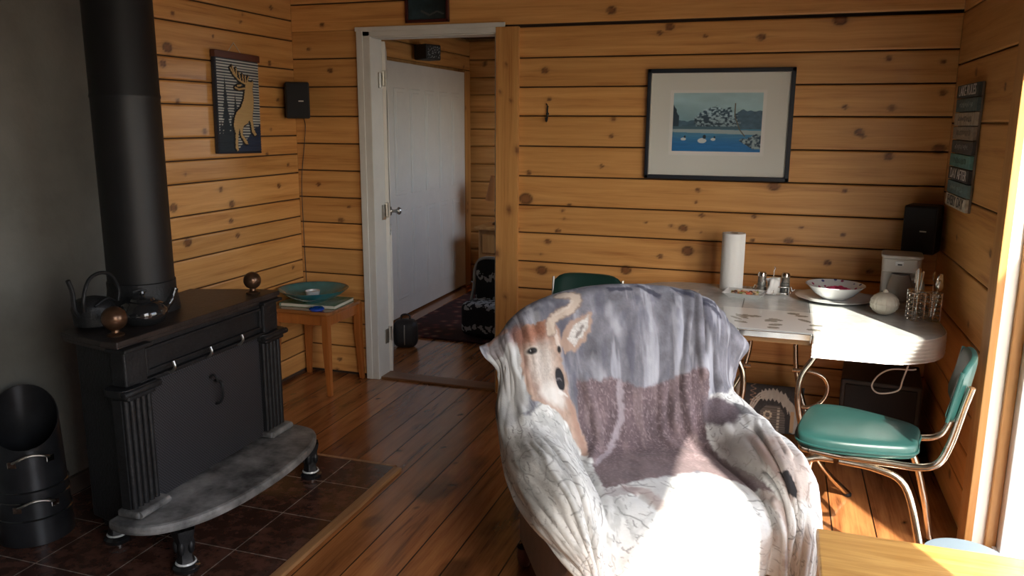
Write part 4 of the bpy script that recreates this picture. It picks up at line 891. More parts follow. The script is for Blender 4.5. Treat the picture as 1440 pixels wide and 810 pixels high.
# coffee maker
cm = empty('coffee_maker', (.545, 3.975, TZ), -.10); tag(cm, 'white coffee maker at the right end of the table below the black speaker', 'coffee maker')
b = MB(); b.prism(rounded_rect(-.078, .078, -.045, .075, .025, 5), .0, .205); b.build('housing', M['coffeewhite'], cm, bevel=.004)
b = MB(); b.prism(rounded_rect(-.08, .08, -.085, .078, .03, 5), .155, .218); b.build('brew_head', M['coffeewhite'], cm, bevel=.006)
b = MB(); b.prism(rounded_rect(-.085, .085, -.092, .082, .03, 5), .218, .232); b.build('lid', M['coffeewhite'], cm, bevel=.004)
b = MB(); b.prism(rounded_rect(-.078, .078, -.11, .075, .03, 5), .0, .025); b.build('base', M['coffeewhite'], cm, bevel=.004)
b = MB(); b.box((-.01, -.0875, .197), (.034, .003, .02), .001); lb = b.build('label_plate', M['whiteceramic'], cm); b = MB(); b.box((-.008, -.0895, .192), (.018, .001, .006)); b.build('label_print', M['blackplastic'], lb)
b = MB(); b.lathe([(.04, 0), (.05, .02), (.052, .06), (.042, .1), (.036, .115), (.038, .12)], (0, -.055, .027), 32); cf = b.build('carafe', simple('carafe_plastic_glass', (.34, .31, .28), .2), cm)
b = MB(); b.tube([(.045, -.07, .13), (.085, -.085, .125), (.09, -.087, .08), (.055, -.075, .06)], .007, 8, sub=4); b.build('carafe_handle', M['coffeewhite'], cf)
b = MB(); b.box((-.066, -.047, .05), (.012, .006, .022), .002); b.build('switch', M['blackplastic'], cm)
# wicker-white ball candle
gb = empty('candle_ball', (.458, 3.70, TZ)); tag(gb, 'round ribbed white ball ornament in front of the coffee maker', 'ornament')
b = MB(); b.lathe([(max(1e-5, .055*math.sin(PI*i/18)*(1+.05*(i % 2))), .052-.05*math.cos(PI*i/18)) for i in range(19)], n=48, flute=20, fl=.035); b.build('ball_body', M['candleglass'], gb)
b = MB(); b.lathe([(.012, .099), (.010, .106), (.006, .112), (1e-5, .113)], n=16); b.build('top_knob', M['candleglass'], gb)
# cutlery caddy of wire
wc = empty('cutlery_rack', (.628, 3.67, TZ), .45); tag(wc, 'chrome wire cutlery rack full of utensils at the right corner of the table', 'cutlery rack')
b = MB()
for (cx, cy) in ((-.035, .05), (.0, -.02), (-.06, -.0)):
    for z in (.002, .022, .042, .062, .082, .10, .118): b.tube([(cx+x, cy+y, z) for x, y in rounded_rect(-.026, .026, -.026, .026, .01, 2)], .0026, 5, closed=True)
    for k in range(8):
        x, y = rounded_rect(-.026, .026, -.026, .026, .01, 1)[k]; b.tube([(cx+x, cy+y, 0), (cx+x, cy+y, .118)], .0024, 5)
b.build('wire_basket', M['chrome'], wc)
rs = np.random.RandomState(5); ca, sa_ = math.cos(.45), math.sin(.45)
for i in range(14):
    cx, cy = ((-.035, .05), (.0, -.02), (-.06, -.0))[i % 3]; cx += rs.uniform(-.012, .012); cy += rs.uniform(-.012, .012); h = rs.uniform(.145, .185)
    kind = ['fork', 'spoon', 'knife'][i % 3]; b = MB(); b.tube([(0, 0, .006), (0, 0, h*.6)], .003, 6); b.box((0, 0, h*.55), (.006, .002, h*.5), .0008)
    if kind == 'spoon': b.ball((0, 0, h), .014, 12, (1, .3, 1.5))
    elif kind == 'fork':
        b.box((0, 0, h-.012), (.02, .002, .02), .0008)
        for k in range(4): b.box((-.0078+k*.0052, 0, h+.012), (.0022, .002, .034))
    else: b.box((0, 0, h), (.016, .0018, .08), .0006)
    o = b.build(kind, M['chrome']); o.location = (.628+cx*ca-cy*sa_, 3.67+cx*sa_+cy*ca, TZ+.001); o.rotation_euler = (rs.uniform(-.06, .10), rs.uniform(-.08, .10), rs.uniform(0, 3)); tag(o, '%s standing upright in the chrome wire cutlery rack' % kind, kind, '%ss in the cutlery rack' % kind)
# placemats
def leafmat(u, v):
    c = np.zeros(u.shape+(3,))+np.array([.62, .64, .63]); rs = np.random.RandomState(2)
    for k in range(16):
        cx, cy, a = rs.uniform(.06, .94), rs.uniform(.1, .9), rs.uniform(-.7, .7); x = (u-cx)*2.1; y = (v-cy); X = x*np.cos(a)+y*np.sin(a); Y = -x*np.sin(a)+y*np.cos(a)
        c = np.where((np.hypot(X/.14, Y/(.05)) < .8+.3*fbm(u*20, v*20))[..., None], np.array([.16, .16, .14])*(1+fbm(u*30, v*30)[..., None]), c)
    return c
pm = paint_grid('place_mat', 110, 60, 1, 1, leafmat, None, vcol_mat('printed_vinyl_mat', .25, coat=.3), lambda a, c, r_: (-.175+a*.43+c*-.03, 3.262+c*.375-a*.012, TZ+.0012+0*a))
tag(pm, 'pale place mat printed with grey leaves at the front edge of the table', 'place mat')
pm2 = paint_grid('place_mat', 60, 60, 1, 1, leafmat, None, bpy.data.materials['printed_vinyl_mat'], lambda a, c, r_: (-.60+a*.26+c*.0, 3.62+c*.34, TZ+.0012+0*a))
tag(pm2, 'pale printed place mat near the left end of the table behind the armchair', 'place mat')
for q in (pm, pm2): mm = q.modifiers.new('s', 'SOLIDIFY'); mm.thickness = .0015; mm.offset = 1

# ---------------- below the table
sw = empty('subwoofer', (.515, 4.03, 0), -.10); tag(sw, 'black subwoofer box on the floor beneath the right end of the table', 'subwoofer')
b = MB(); b.box((0, 0, .205), (.34, .36, .39), .008); b.build('cabinet', M['blackplastic'], sw); b = MB(); b.box((-.0, -.183, .21), (.30, .012, .34), .004); gg = b.build('grille', M['grille'], sw); b = MB(); b.box((-.09, -.1905, .10), (.04, .003, .008)); b.build('badge', M['cream'], gg)
for (x, y) in ((-.14, -.15), (.14, -.15), (-.14, .15), (.14, .15)): b = MB(); b.lathe([(.018, 0), (.02, .01)], (x, y, 0), 12); b.build('foot', M['blackplastic'], sw)
cb = MB(); cb.tube([(.565, 3.62, .655), (.566, 3.60, .60), (.545, 3.60, .50), (.53, 3.60, .45), (.46, 3.60, .43), (.43, 3.61, .455), (.45, 3.62, .50), (.50, 3.62, .535), (.575, 3.62, .54), (.595, 3.62, .545)], .0035, 6, sub=6)
tag(cb.build('power_cord', M['white_cable']), 'white cord looping below the right end of the table', 'cord')
# patterned cushion below the table
def wing(u, v):
    c = np.zeros(u.shape+(3,))+np.array([.045, .047, .052])*(1+.6*fbm(u*60, v*40)[..., None])
    c = np.where((u < .09)[..., None], np.array([.55, .54, .5]), c)
    inner = inpoly(u, v, [(.38, .0), (.38, .50), (.46, .62), (.66, .62), (.74, .45), (.76, .0)])
    c = np.where(inner[..., None], np.array([.13, .125, .12])*(1+.5*(np.sin(v*120) > 0)[..., None]), c)
    for k in range(8):
        a = k*PI/4+.39; c = np.where((np.hypot((u-.49-.050*math.cos(a))*1.35, v-.42-.075*math.sin(a)) < .026)[..., None], np.array([.60, .57, .47]), c)
    c = np.where(((np.abs(u-.65) < .018) & (v < .58) & (((v*14) % 1) < .7))[..., None], np.array([.55, .52, .45]), c)
    arc = [(.44, .82), (.56, .85), (.70, .78), (.82, .62), (.88, .42), (.88, .10)]
    d = dline(u*1.35, v, [(x*1.35, y) for x, y in arc]); teeth = np.abs(((u*1.35*13+v*2.5) % 1)-.5)*2
    c = np.where((d < .070+.055*teeth*(u < .78))[..., None], np.array([.56, .56, .53])*(.8+.3*fbm(u*30, v*9)[..., None]), c)
    c = np.where((dline(u, v, [(.845, .5), (.85, .08)]) < .028)[..., None], np.array([.62, .44, .27]), c)
    for q in (0, .05, .10):
        c = np.where((dline(u, v, [(.21+q*.5, .50), (.26+q*.6, .70-q*.4), (.36, .84-q), (.45, .90-q)]) < .013)[..., None], np.array([.58, .57, .54]), c)
    zz = (np.abs(u-.26-.035*np.sin(v*70)) < .012) & (v > .66); c = np.where(zz[..., None], np.array([.36, .26, .20]), c)
    return c
cs = empty('patterned_cushion', (.02, 4.13, .005)); tag(cs, 'grey cushion with a white feathered wing motif leaning on the wall under the table', 'cushion')
wr = lambda u, v: .045*np.clip((u*(1-u)*4), 0, 1)**.4*np.clip(v*(1-v)*4, 0, 1)**.4
paint_grid('cushion_front', 110, 90, .33, .24, wing, cs, vcol_mat('woven_cushion_cloth', .95, bump=.3), lambda a, c, r_: (-.165+a, -.02-r_+.25*(c-.12)*.5, c+.01), wr)
paint_grid('cushion_back', 20, 20, .33, .24, lambda u, v: np.zeros(u.shape+(3,))+np.array([.05, .05, .055]), cs, bpy.data.materials['woven_cushion_cloth'], lambda a, c, r_: (-.165+a, -.02+r_+.25*(c-.12)*.5, c+.01), wr)
b = MB(); b.ball((.168, -.02, .03), .012, 10); b.tube([(.168, -.02, .02), (.17, -.02, .0)], .003, 6); b.build('tassel', M['cream'], cs)

# ================================================================== GREEN VINYL CHAIRS
def seat_shape(wf, wb, d, n=8):
    P = [(-wf/2, d*.15), (-wf/2+.015, d*.42), (-wf*.32, d*.5), (0, d*.52), (wf*.32, d*.5), (wf/2-.015, d*.42), (wf/2, d*.15), (wb/2+.02, -d*.3), (wb/2-.03, -d*.49), (0, -d*.5), (-wb/2+.03, -d*.49), (-wb/2-.02, -d*.3)]
    return [(p.x, p.y) for p in smooth_path([Vector((x, y, 0)) for x, y in P], 5, True)]
def cushion_prism(b, P, z0, z1, e=.012, dome=.01):
    cx = sum(p[0] for p in P)/len(P); cy = sum(p[1] for p in P)/len(P); n = len(P); vs = []; rings = []
    for (k, z) in ((.93, z0), (.99, z0+.004), (1.0, z0+e), (1.0, z1-e), (.985, z1-e*.35), (.95, z1), (.7, z1+dome*.6), (.35, z1+dome)):
        for x, y in P: vs.append((cx+(x-cx)*k, cy+(y-cy)*k, z))
        rings.append(1)
    fs = [(i*n+k, i*n+(k+1) % n, (i+1)*n+(k+1) % n, (i+1)*n+k) for i in range(7) for k in range(n)]; fs.append(tuple(range(n))[::-1]); fs.append(tuple(7*n+k for k in range(n))); b.add(vs, fs, True)
def green_chair(name, loc, rz, label, mg, bh=.80, bw=.36):
    """local: +y is the way the sitter faces"""
    e = empty(name, loc, rz); tag(e, label, 'chair', 'green vinyl and chrome kitchen chairs')
    b = MB(); cushion_prism(b, [(x, y) for x, y in seat_shape(.40, .26, .385)], .435, .485); b.build('seat', mg, e)
    b = MB(); P = seat_shape(.405, .265, .39); b.tube([(x, y, .455) for x, y in P], .0045, 6, closed=True); b.build('seat_piping', mg, e)
    r_ = .0125
    b = MB()
    for s in (-1, 1):   # side rail runs under the seat and sweeps up into the back post
        b.tube([(s*.165, .14, .424), (s*.17, .04, .424), (s*.155, -.12, .424), (s*.15, -.21, .428), (s*.15, -.262, .455), (s*.152, -.290, .53), (s*.155, -.315, .66), (s*.157, -.33, bh-.07)], r_, 12, sub=7)
    b.tube([(-.165, .14, .424), (-.145, .17, .424), (0, .178, .424), (.145, .17, .424), (.165, .14, .424)], r_, 12, sub=5); b.build('back_frame', M['chrometube'], e)
    for s in (-1, 1):
        b = MB(); b.tube([(s*.158, .06, .402), (s*.168, .12, .398), (s*.175, .155, .36), (s*.185, .185, .20), (s*.195, .205, .012)], r_, 12, sub=6); l_ = b.build('leg', M['chrometube'], e); c = MB(); c.lathe([(.0145, 0), (.0155, .018)], (s*.195, .205, 0), 14); c.build('foot_cap', M['blackplastic'], l_)
        b = MB(); b.tube([(s*.158, .04, .402), (s*.16, -.08, .398), (s*.165, -.17, .36), (s*.18, -.225, .20), (s*.195, -.265, .012)], r_, 12, sub=6); l_ = b.build('leg', M['chrometube'], e); c = MB(); c.lathe([(.0145, 0), (.0155, .018)], (s*.195, -.265, 0), 14); c.build('foot_cap', M['blackplastic'], l_)
    # curved backrest pad
    b = MB(); n = 14; vs = []; fs = []; prof = []
    hz = .105; t = .016
    for k in range(20):
        a = 2*PI*k/20; ca_, sa_ = math.cos(a), math.sin(a); prof.append((t*np.sign(ca_)*abs(ca_)**.6, hz*np.sign(sa_)*abs(sa_)**.45))
    for i in range(n+1):
        u = i/n*2-1; sc = (1-abs(u)**6*.35); x = u*bw/2; yb = -.315+.03*(u*u)
        for (dy, dz) in prof: vs.append((x, yb+dy*(1 if abs(u) < .99 else .4)-(dz)*.16, bh-.105+dz*sc))
    m_ = len(prof)
    for i in range(n):
        for k in range(m_): fs.append((i*m_+k, i*m_+(k+1) % m_, (i+1)*m_+(k+1) % m_, (i+1)*m_+k))
    fs.append(tuple(range(m_))); fs.append(tuple(n*m_+k for k in range(m_))[::-1]); b.add(vs, fs, True); b.build('backrest', mg, e)
    for s in (-1, 1):
        b = MB(); b.tube([(s*(bw/2+.001), -.285-.16*z, bh-.105+z) for z in np.linspace(-.085, .085, 5)], .006, 8)
        b.build('backrest_trim', mg if mg is M['green'] else M['steel'], e)
    return e
green_chair('kitchen_chair', (.33, 3.01, 0), math.radians(79), 'teal green vinyl chair with a bent chrome frame beside the patio door', M['green'], .80)
green_chair('kitchen_chair', (-.83, 3.35, 0), 0, 'dark green kitchen chair whose backrest shows above the draped armchair', M['greendark'], .855, .33).rotation_euler = (0, 0, PI)

# ================================================================== OAK TABLE AND BIN
ok = empty('coffee_table', (.45, 1.9, 0)); tag(ok, 'low oak table with a sunlit top in the right foreground', 'table')
b = MB(); b.box((0, 0, .435), (.58, .66, .03), .006); b.build('tabletop', M['oak'], ok)
b = MB(); b.box((0, .29, .375), (.5, .02, .09), .002); b.box((-.25, 0, .375), (.02, .56, .09), .002); b.box((.25, 0, .375), (.02, .56, .09), .002); b.box((0, -.29, .375), (.5, .02, .09), .002); b.build('apron', M['oakside'], ok)
for (x, y) in ((-.255, .295), (.255, .295), (-.255, -.295), (.255, -.295)): b = MB(); b.box((x, y, .21), (.05, .05, .42), .004); b.build('leg', M['oakside'], ok)
bn = empty('waste_bin', (.605, 2.52, 0)); tag(bn, 'round blue-grey lidded bin by the patio door behind the oak table', 'bin')
b = MB(); b.lathe([(.085, 0), (.09, .004), (.112, .265), (.112, .27)], n=40); b.build('bin_body', M['binblue'], bn); b = MB(); b.lathe([(.118, .262), (.12, .27), (.118, .282), (.10, .286), (1e-5, .288)], n=40); b.build('lid', M['binblue'], bn)

#@@ARMCHAIR@@
# ================================================================== ARMCHAIR AND FLEECE THROW
AO, AR = (-.35, 2.45, 0), math.radians(30)
def cr_interp(G, nu, nv):
    """Catmull-Rom surface through control grid G[row, col, 3]"""
    def w1(n, m):
        t = np.linspace(0, n-1, m); i = np.minimum(t.astype(int), n-2); f = t-i
        W = np.zeros((m, n))
        c = [-.5*f+f**2-.5*f**3, 1-2.5*f**2+1.5*f**3, .5*f+2*f**2-1.5*f**3, -.5*f**2+.5*f**3]
        for k in range(4):
            j = i+k-1
            for r_ in range(m):
                if j[r_] < 0: W[r_, 0] += 2*c[k][r_]; W[r_, 1] -= c[k][r_]
                elif j[r_] > n-1: W[r_, n-1] += 2*c[k][r_]; W[r_, n-2] -= c[k][r_]
                else: W[r_, j[r_]] += c[k][r_]
        return W, t
    A, tv = w1(G.shape[0], nv); B, tu = w1(G.shape[1], nu)
    return np.einsum('ar,rck,bc->abk', A, G, B), tu, tv
def mir(l): return l
bx = [-.47, -.415, -.385, -.325, -.235, -.12, 0, .12, .235, .32, .375, .41, .47]
bz = [.79, .835, .875, .925, .962, .985, .991, .985, .968, .94, .90, .85, .765]
def row(y, z, x=None, dz=0): return [((x or bx)[i], (y[i] if isinstance(y, list) else y), (z[i] if isinstance(z, list) else z)) for i in range(13)]
G = [
 row(-.435, [.60, .55, .52, .52, .52, .52, .52, .52, .52, .52, .53, .56, .60]),
 row([-.39, -.41, -.42, -.43, -.43, -.43, -.43, -.43, -.43, -.43, -.42, -.41, -.39], [.72, .75, .78, .80, .80, .80, .80, .80, .80, .80, .80, .76, .68]),
 row([-.36, -.38, -.39, -.39, -.39, -.39, -.39, -.39, -.39, -.39, -.39, -.38, -.36], [z-.035 for z in bz]),
 row(-.33, bz),
 [(-.485, -.30, .785), (-.43, -.285, .80), (-.38, -.275, .84), (-.315, -.27, .875), (-.23, -.275, .91), (-.12, -.28, .925), (0, -.28, .93), (.12, -.28, .925), (.23, -.275, .91), (.31, -.27, .885), (.365, -.275, .85), (.41, -.29, .81), (.485, -.30, .752)],
 [(-.425, -.27, .725), (-.41, -.245, .74), (-.375, -.225, .765), (-.305, -.22, .78), (-.22, -.225, .79), (-.12, -.23, .79), (0, -.235, .79), (.12, -.23, .79), (.22, -.225, .785), (.295, -.215, .78), (.345, -.225, .765), (.385, -.25, .735), (.44, -.28, .70)],
 [(-.445, -.24, .60), (-.42, -.20, .635), (-.375, -.175, .66), (-.30, -.165, .665), (-.21, -.175, .65), (-.11, -.185, .64), (0, -.19, .64), (.11, -.185, .64), (.21, -.175, .645), (.285, -.165, .655), (.34, -.18, .655), (.375, -.21, .63), (.41, -.25, .595)],
 [(-.45, -.13, .50), (-.435, -.11, .57), (-.37, -.10, .605), (-.285, -.095, .585), (-.215, -.115, .52), (-.11, -.125, .50), (0, -.13, .50), (.11, -.125, .50), (.215, -.11, .515), (.28, -.095, .58), (.365, -.10, .61), (.43, -.11, .57), (.45, -.12, .47)],
 [(-.462, .03, .462), (-.438, .03, .54), (-.37, .03, .588), (-.285, .03, .56), (-.222, .01, .485), (-.12, -.02, .468), (0, -.02, .472), (.12, -.02, .468), (.228, .0, .482), (.285, .03, .56), (.365, .03, .598), (.43, .03, .55), (.455, .03, .43)],
 [(-.458, .16, .43), (-.435, .165, .52), (-.365, .17, .575), (-.285, .17, .55), (-.232, .15, .482), (-.125, .13, .472), (0, .13, .476), (.125, .13, .472), (.240, .15, .480), (.29, .17, .555), (.36, .17, .59), (.425, .17, .54), (.45, .17, .40)],
 [(-.442, .28, .41), (-.422, .295, .485), (-.358, .305, .545), (-.29, .305, .53), (-.242, .285, .475), (-.135, .27, .466), (0, .275, .470), (.135, .275, .466), (.250, .29, .470), (.292, .30, .535), (.35, .305, .572), (.41, .30, .52), (.435, .29, .36)],
 [(-.405, .345, .375), (-.395, .365, .43), (-.35, .375, .465), (-.295, .375, .45), (-.25, .36, .42), (-.14, .355, .425), (0, .36, .43), (.135, .355, .425), (.258, .36, .415), (.295, .375, .45), (.348, .38, .475), (.395, .37, .43), (.42, .355, .30)],
 [(-.355, .375, .325), (-.36, .385, .365), (-.33, .39, .385), (-.29, .388, .375), (-.25, .378, .345), (-.14, .378, .345), (0, .38, .35), (.135, .376, .35), (.262, .37, .34), (.298, .385, .36), (.35, .395, .37), (.392, .385, .335), (.415, .37, .26)],
 [(-.305, .385, .275), (-.325, .392, .29), (-.31, .395, .285), (-.275, .39, .275), (-.24, .385, .275), (-.14, .384, .272), (0, .386, .275), (.12, .382, .285), (.262, .376, .265), (.30, .388, .235), (.35, .398, .225), (.388, .388, .225), (.41, .375, .225)],
]
G = np.array(G, float)
for r_, s_ in ((8, .004), (9, .012), (10, .024), (11, .034), (12, .04), (13, .04)): G[r_, 0:3, 0] += [s_, s_, s_*.7]
G[0:3, 0, 0] += .09; G[0:3, 1, 0] += .05; G[0:2, 0, 2] += .06
for r_, s_ in ((9, -.004), (10, -.014), (11, -.018), (12, -.016), (13, -.014)): G[r_, 10:13, 0] += s_
NU, NV = 390, 420
P, tu, tv = cr_interp(G, NU, NV)
UU, VV = np.meshgrid(tu, tv)          # u: 0..12 across, v: 0..13 from behind the back to the front hem
dPu = np.gradient(P, axis=1); dPv = np.gradient(P, axis=0); NR = np.cross(dPu, dPv); NR /= np.linalg.norm(NR, axis=2, keepdims=True)+1e-12
if NR[int(NV*.75), NU//2, 2] < 0: NR = -NR
def bell(x, c, w): return np.exp(-((x-c)/w)**2)
def ridge(u, v, pts, w, amp):
    """fold along a polyline in (u, v)"""
    return amp*np.exp(-(dline(u, v, pts)/w)**2)
def fold_noise(a, b): return (1-np.abs(fbm(a, b, 3)*2-1)*2.2)
disp = np.zeros_like(UU)
back = smst(2.6, 3.4, VV)*(1-smst(6.4, 7.4, VV))
disp += back*(.010*fold_noise(UU*1.15+.25*VV, VV*.22+3)*smst(4, 8, UU)+.004*fold_noise(UU*1.0+4, VV*.3))
la = (1-smst(3.6, 4.6, UU))*smst(7.2, 8.6, VV)
disp += la*.013*fold_noise(UU*1.5-.25*VV, VV*.30+8)
ra = smst(7.8, 8.8, UU)*smst(7, 8, VV)
disp += ra*.012*fold_noise(UU*1.25+.35*VV, VV*.33+20)
lb = (1-smst(2.5, 4.0, UU))*smst(3.0, 4.0, VV)*(1-smst(6.6, 7.6, VV))
disp += lb*.010*fold_noise(UU*1.3+1, VV*.5+33)
seat = smst(4.0, 4.8, UU)*(1-smst(7.3, 8.2, UU))*smst(7.2, 8, VV)
disp += seat*.0045*fold_noise(UU*.8+3, VV*.7+50)
disp += .0012*fbm(UU*5, VV*5)
FOLDS = [([(7.75, 3.6), (7.6, 5.0), (7.4, 6.6)], .16, .012), ([(8.6, 3.4), (8.5, 4.6), (8.7, 5.6)], .14, .012), ([(9.5, 3.3), (9.3, 4.7), (9.5, 6.0)], .15, .010),
         ([(8.9, 3.4), (8.85, 5.0)], .10, -.012), ([(4.6, 5.6), (4.9, 6.8), (4.45, 7.8)], .13, .012), ([(7.9, 5.4), (7.95, 6.8), (8.1, 7.6)], .16, .014), ([(7.1, 5.8), (7.0, 7.0), (7.7, 8.2)], .12, .008),
         ([(8.05, 7.6), (8.0, 9.2), (7.95, 10.6), (7.8, 13)], .13, -.016), ([(8.35, 10.4), (8.3, 13)], .14, .014), ([(8.75, 9.6), (8.7, 13)], .12, -.012),
         ([(4.2, 7.4), (4.1, 9.5), (4.0, 11)], .14, -.010), ([(5.2, 9.6), (5.6, 10.6), (5.5, 13)], .13, -.009), ([(9.6, 8.3), (9.3, 10), (9.2, 12)], .12, -.010), ([(10.2, 8.2), (10.0, 9.6)], .14, .012)]
for pts, w_, a_ in FOLDS: disp += ridge(UU, VV, pts, w_, a_)
P = P+NR*disp[..., None]
#@@PRINT@@
def throw_colour(u, v):
    A = lambda *c: np.array(c, float)
    n1 = fbm(u*2.2, v*2.2+5); n2 = fbm(u*9, v*9); n3 = fbm(u*26, v*26, 3); n4 = fbm(u*3.5+9, v*1.1)
    jit_u = u+(n2-.5)*.16; jit_v = v+(fbm(u*8+40, v*8)-.5)*.16
    def put(c, m, col): return c*(1-m[..., None])+col*m[..., None]
    def soft(poly, w=.05):
        d = dline(jit_u, jit_v, poly+[poly[0]]); ins = inpoly(jit_u, jit_v, poly); return 1-smst(-w, w, np.where(ins, -d, d))
    def spot(cu, cv, ru, rv, w=.25, j=True):
        q = np.hypot(((jit_u if j else u)-cu)/ru, ((jit_v if j else v)-cv)/rv); return 1-smst(1-w, 1+w, q)
    def strokef(pts, w, s=.5, j=True): return 1-smst(w*(1-s), w*(1+s), dline(jit_u if j else u, jit_v if j else v, pts))
    # grey sky with streaks of snow cloud
    c = A(.155, .157, .185)*(.35+1.2*n1[..., None])*(.85+.35*n3[..., None])
    c = put(c, smst(.60, .80, fbm(u*1.6+30, v*.9))*.55, A(.46, .48, .53))
    c = put(c, smst(.55, .72, fbm(u*2.6+71, v*.8+2))*.6, A(.085, .088, .125))
    c = put(c, smst(.52, .70, fbm(u*4.5+3, v*.55+9))*.55, A(.44, .46, .52))
    c = put(c, smst(.58, .75, fbm(u*3.0+11, v*1.6+60))*.6*(1-smst(3.6, 5.4, v)), A(.10, .105, .15))
    for pts in ([(6.6, 3.2), (7.1, 3.6)], [(8.2, 3.0), (9.2, 3.3), (9.9, 3.7)], [(8.9, 3.4), (9.6, 3.8)], [(7.7, 3.1), (8.3, 3.4)], [(5.7, 3.3), (6.3, 3.3)]): c = put(c, strokef(pts, .10)*.85, A(.03, .032, .055))
    # white frost over the front, the arms and the hems, with fine twigs
    front = smst(8.75, 9.15, v+(n2-.5)*.3)
    la = soft([(-1, 5.6), (.6, 6.6), (2.13, 6.83), (2.75, 6.22), (3.64, 6.27), (4.38, 6.92), (4.57, 8.4), (4.66, 9.4), (5, 14), (-1, 14)], .08)
    ra = soft([(8.3, 6.6), (9.0, 6.2), (9.8, 6.4), (13, 5.4), (13, 14), (7.9, 14), (8.1, 9.0)], .08)
    white = np.maximum(front, np.maximum(la, ra))
    wc = A(.70, .72, .71)*(.80+.3*n1[..., None])*(.9+.15*n3[..., None])
    c = put(c, white, wc)
    tw = np.zeros(u.shape); rs = np.random.RandomState(77)
    du_ = 12/(u.shape[1]-1); dv_ = 13/(u.shape[0]-1)
    for k in range(1500):
        cu, cv = rs.uniform(-.2, 12.2), rs.uniform(6.2, 13); a = rs.uniform(0, PI) if cu > 4.6 else rs.normal(1.3, .5); L_ = rs.uniform(.06, .32); cb = rs.normal(0, .8)
        pts = [(cu, cv)]
        for q in range(4): pts.append((pts[-1][0]+L_/4*math.cos(a), pts[-1][1]+L_/4*math.sin(a)*1.0)); a += cb*.5
        x0, x1 = min(p[0] for p in pts)-.08, max(p[0] for p in pts)+.08; y0, y1 = min(p[1] for p in pts)-.08, max(p[1] for p in pts)+.08
        i0, i1 = max(0, int(y0/dv_)), min(u.shape[0], int(y1/dv_)+2); j0, j1 = max(0, int(x0/du_)), min(u.shape[1], int(x1/du_)+2)
        if i1 <= i0 or j1 <= j0: continue
        d = dline(u[i0:i1, j0:j1], v[i0:i1, j0:j1], pts); tw[i0:i1, j0:j1] = np.maximum(tw[i0:i1, j0:j1], (1-smst(.004, .026, d))*rs.uniform(.2, .9))
    for k in range(70):
        cu, cv = rs.uniform(0, 12), rs.uniform(6.6, 12.6); a = rs.uniform(0, 2*PI); pts = [(cu, cv)]
        for q in range(7): pts.append((pts[-1][0]+.16*math.cos(a), pts[-1][1]+.16*math.sin(a))); a += rs.normal(0, .45)
        x0, x1 = min(p[0] for p in pts)-.08, max(p[0] for p in pts)+.08; y0, y1 = min(p[1] for p in pts)-.08, max(p[1] for p in pts)+.08
        i0, i1 = max(0, int(y0/dv_)), min(u.shape[0], int(y1/dv_)+2); j0, j1 = max(0, int(x0/du_)), min(u.shape[1], int(x1/du_)+2)
        if i1 <= i0 or j1 <= j0: continue
        d = dline(u[i0:i1, j0:j1], v[i0:i1, j0:j1], pts); tw[i0:i1, j0:j1] = np.maximum(tw[i0:i1, j0:j1], (1-smst(.006, .034, d))*rs.uniform(.4, .95))
    c = put(c, tw*white, A(.16, .165, .16))
    lat = la*smst(.5, .62, fbm(u*3.5, v*1.3+70)); c = put(c, lat*.45, A(.26, .27, .26))
    # deer body: mottled purple brown
    bp_ = [(4.35, 5.58), (5.06, 5.62), (5.71, 5.60), (5.95, 5.72), (6.51, 5.86), (7.19, 5.74), (7.77, 5.60), (8.54, 5.42), (8.88, 5.55), (8.95, 5.96), (8.55, 7.01), (8.2, 7.76), (8.2, 8.66), (8.5, 9.75), (8.5, 10.2), (8.1, 9.7), (7.34, 8.92), (7.06, 8.80), (6.02, 8.97), (5.06, 9.06), (4.41, 9.2), (4.45, 8.1), (4.44, 6.92), (4.23, 6.36), (4.26, 5.77)]
    m = soft(bp_, .05); body = A(.135, .098, .108)*(.55+.8*n1[..., None])
    body = body*(.55+.9*n3[..., None]); body = put(body, smst(.60, .74, n3)*.28, A(.38, .32, .34)); body = put(body, smst(.55, .7, n4)*.35, A(.26, .20, .205)); body = put(body, smst(7.0, 8.6, v)*.35, A(.26, .20, .20))
    body = put(body, (strokef([(5.75, 5.7), (5.7, 6.4), (5.1, 7.4), (4.6, 7.9)], .10))*.6, A(.42, .38, .42))
    c = put(c, m, body)
    c = put(c, strokef([(4.97, 9.25), (5.4, 9.5), (5.62, 10.2), (5.5, 11.6)], .13)*.55, A(.36, .24, .22))
    c = put(c, spot(4.8, 9.35, .5, .16)*.5, A(.22, .17, .18))
    # hem fold with brown edge
    c = put(c, strokef([(8.14, 9.96), (8.5, 10.55), (8.62, 11.3), (8.45, 12.4)], .15)*.7, A(.34, .25, .21))
    c = put(c, soft([(8.08, 10.9), (8.05, 11.7), (7.56, 12.6), (7.5, 11.6)])*.55, A(.40, .33, .28))
    # right arm: flank of the second deer
    c = put(c, soft([(8.6, 6.2), (9.35, 6.35), (9.9, 7.1), (9.8, 7.5), (9.3, 7.75), (8.9, 7.4), (8.5, 6.95)], .12), A(.12, .095, .11)*(.6+.8*n3[..., None]))
    c = put(c, soft([(9.8, 6.9), (10.3, 7.2), (10.1, 7.7), (9.7, 7.6)], .06)*.8, A(.05, .05, .06))
    c = put(c, soft([(8.5, 7.7), (9.1, 8.1), (9.9, 8.5), (9.9, 9.1), (9.35, 9.5), (8.4, 9.7), (8.1, 8.8), (8.2, 8.0)], .2)*.75, A(.24, .205, .185)*(.7+.6*n1[..., None]))
    c = put(c, soft([(9.3, 8.9), (10.3, 8.9), (10.6, 9.8), (10.3, 10.9), (9.3, 10.7), (8.9, 9.8)], .2)*.6, A(.36, .25, .20)*(.7+.6*n2[..., None]))
    c = put(c, strokef([(9.3, 8.6), (9.1, 9.6), (9.3, 10.6)], .14)*.5, A(.30, .20, .18))
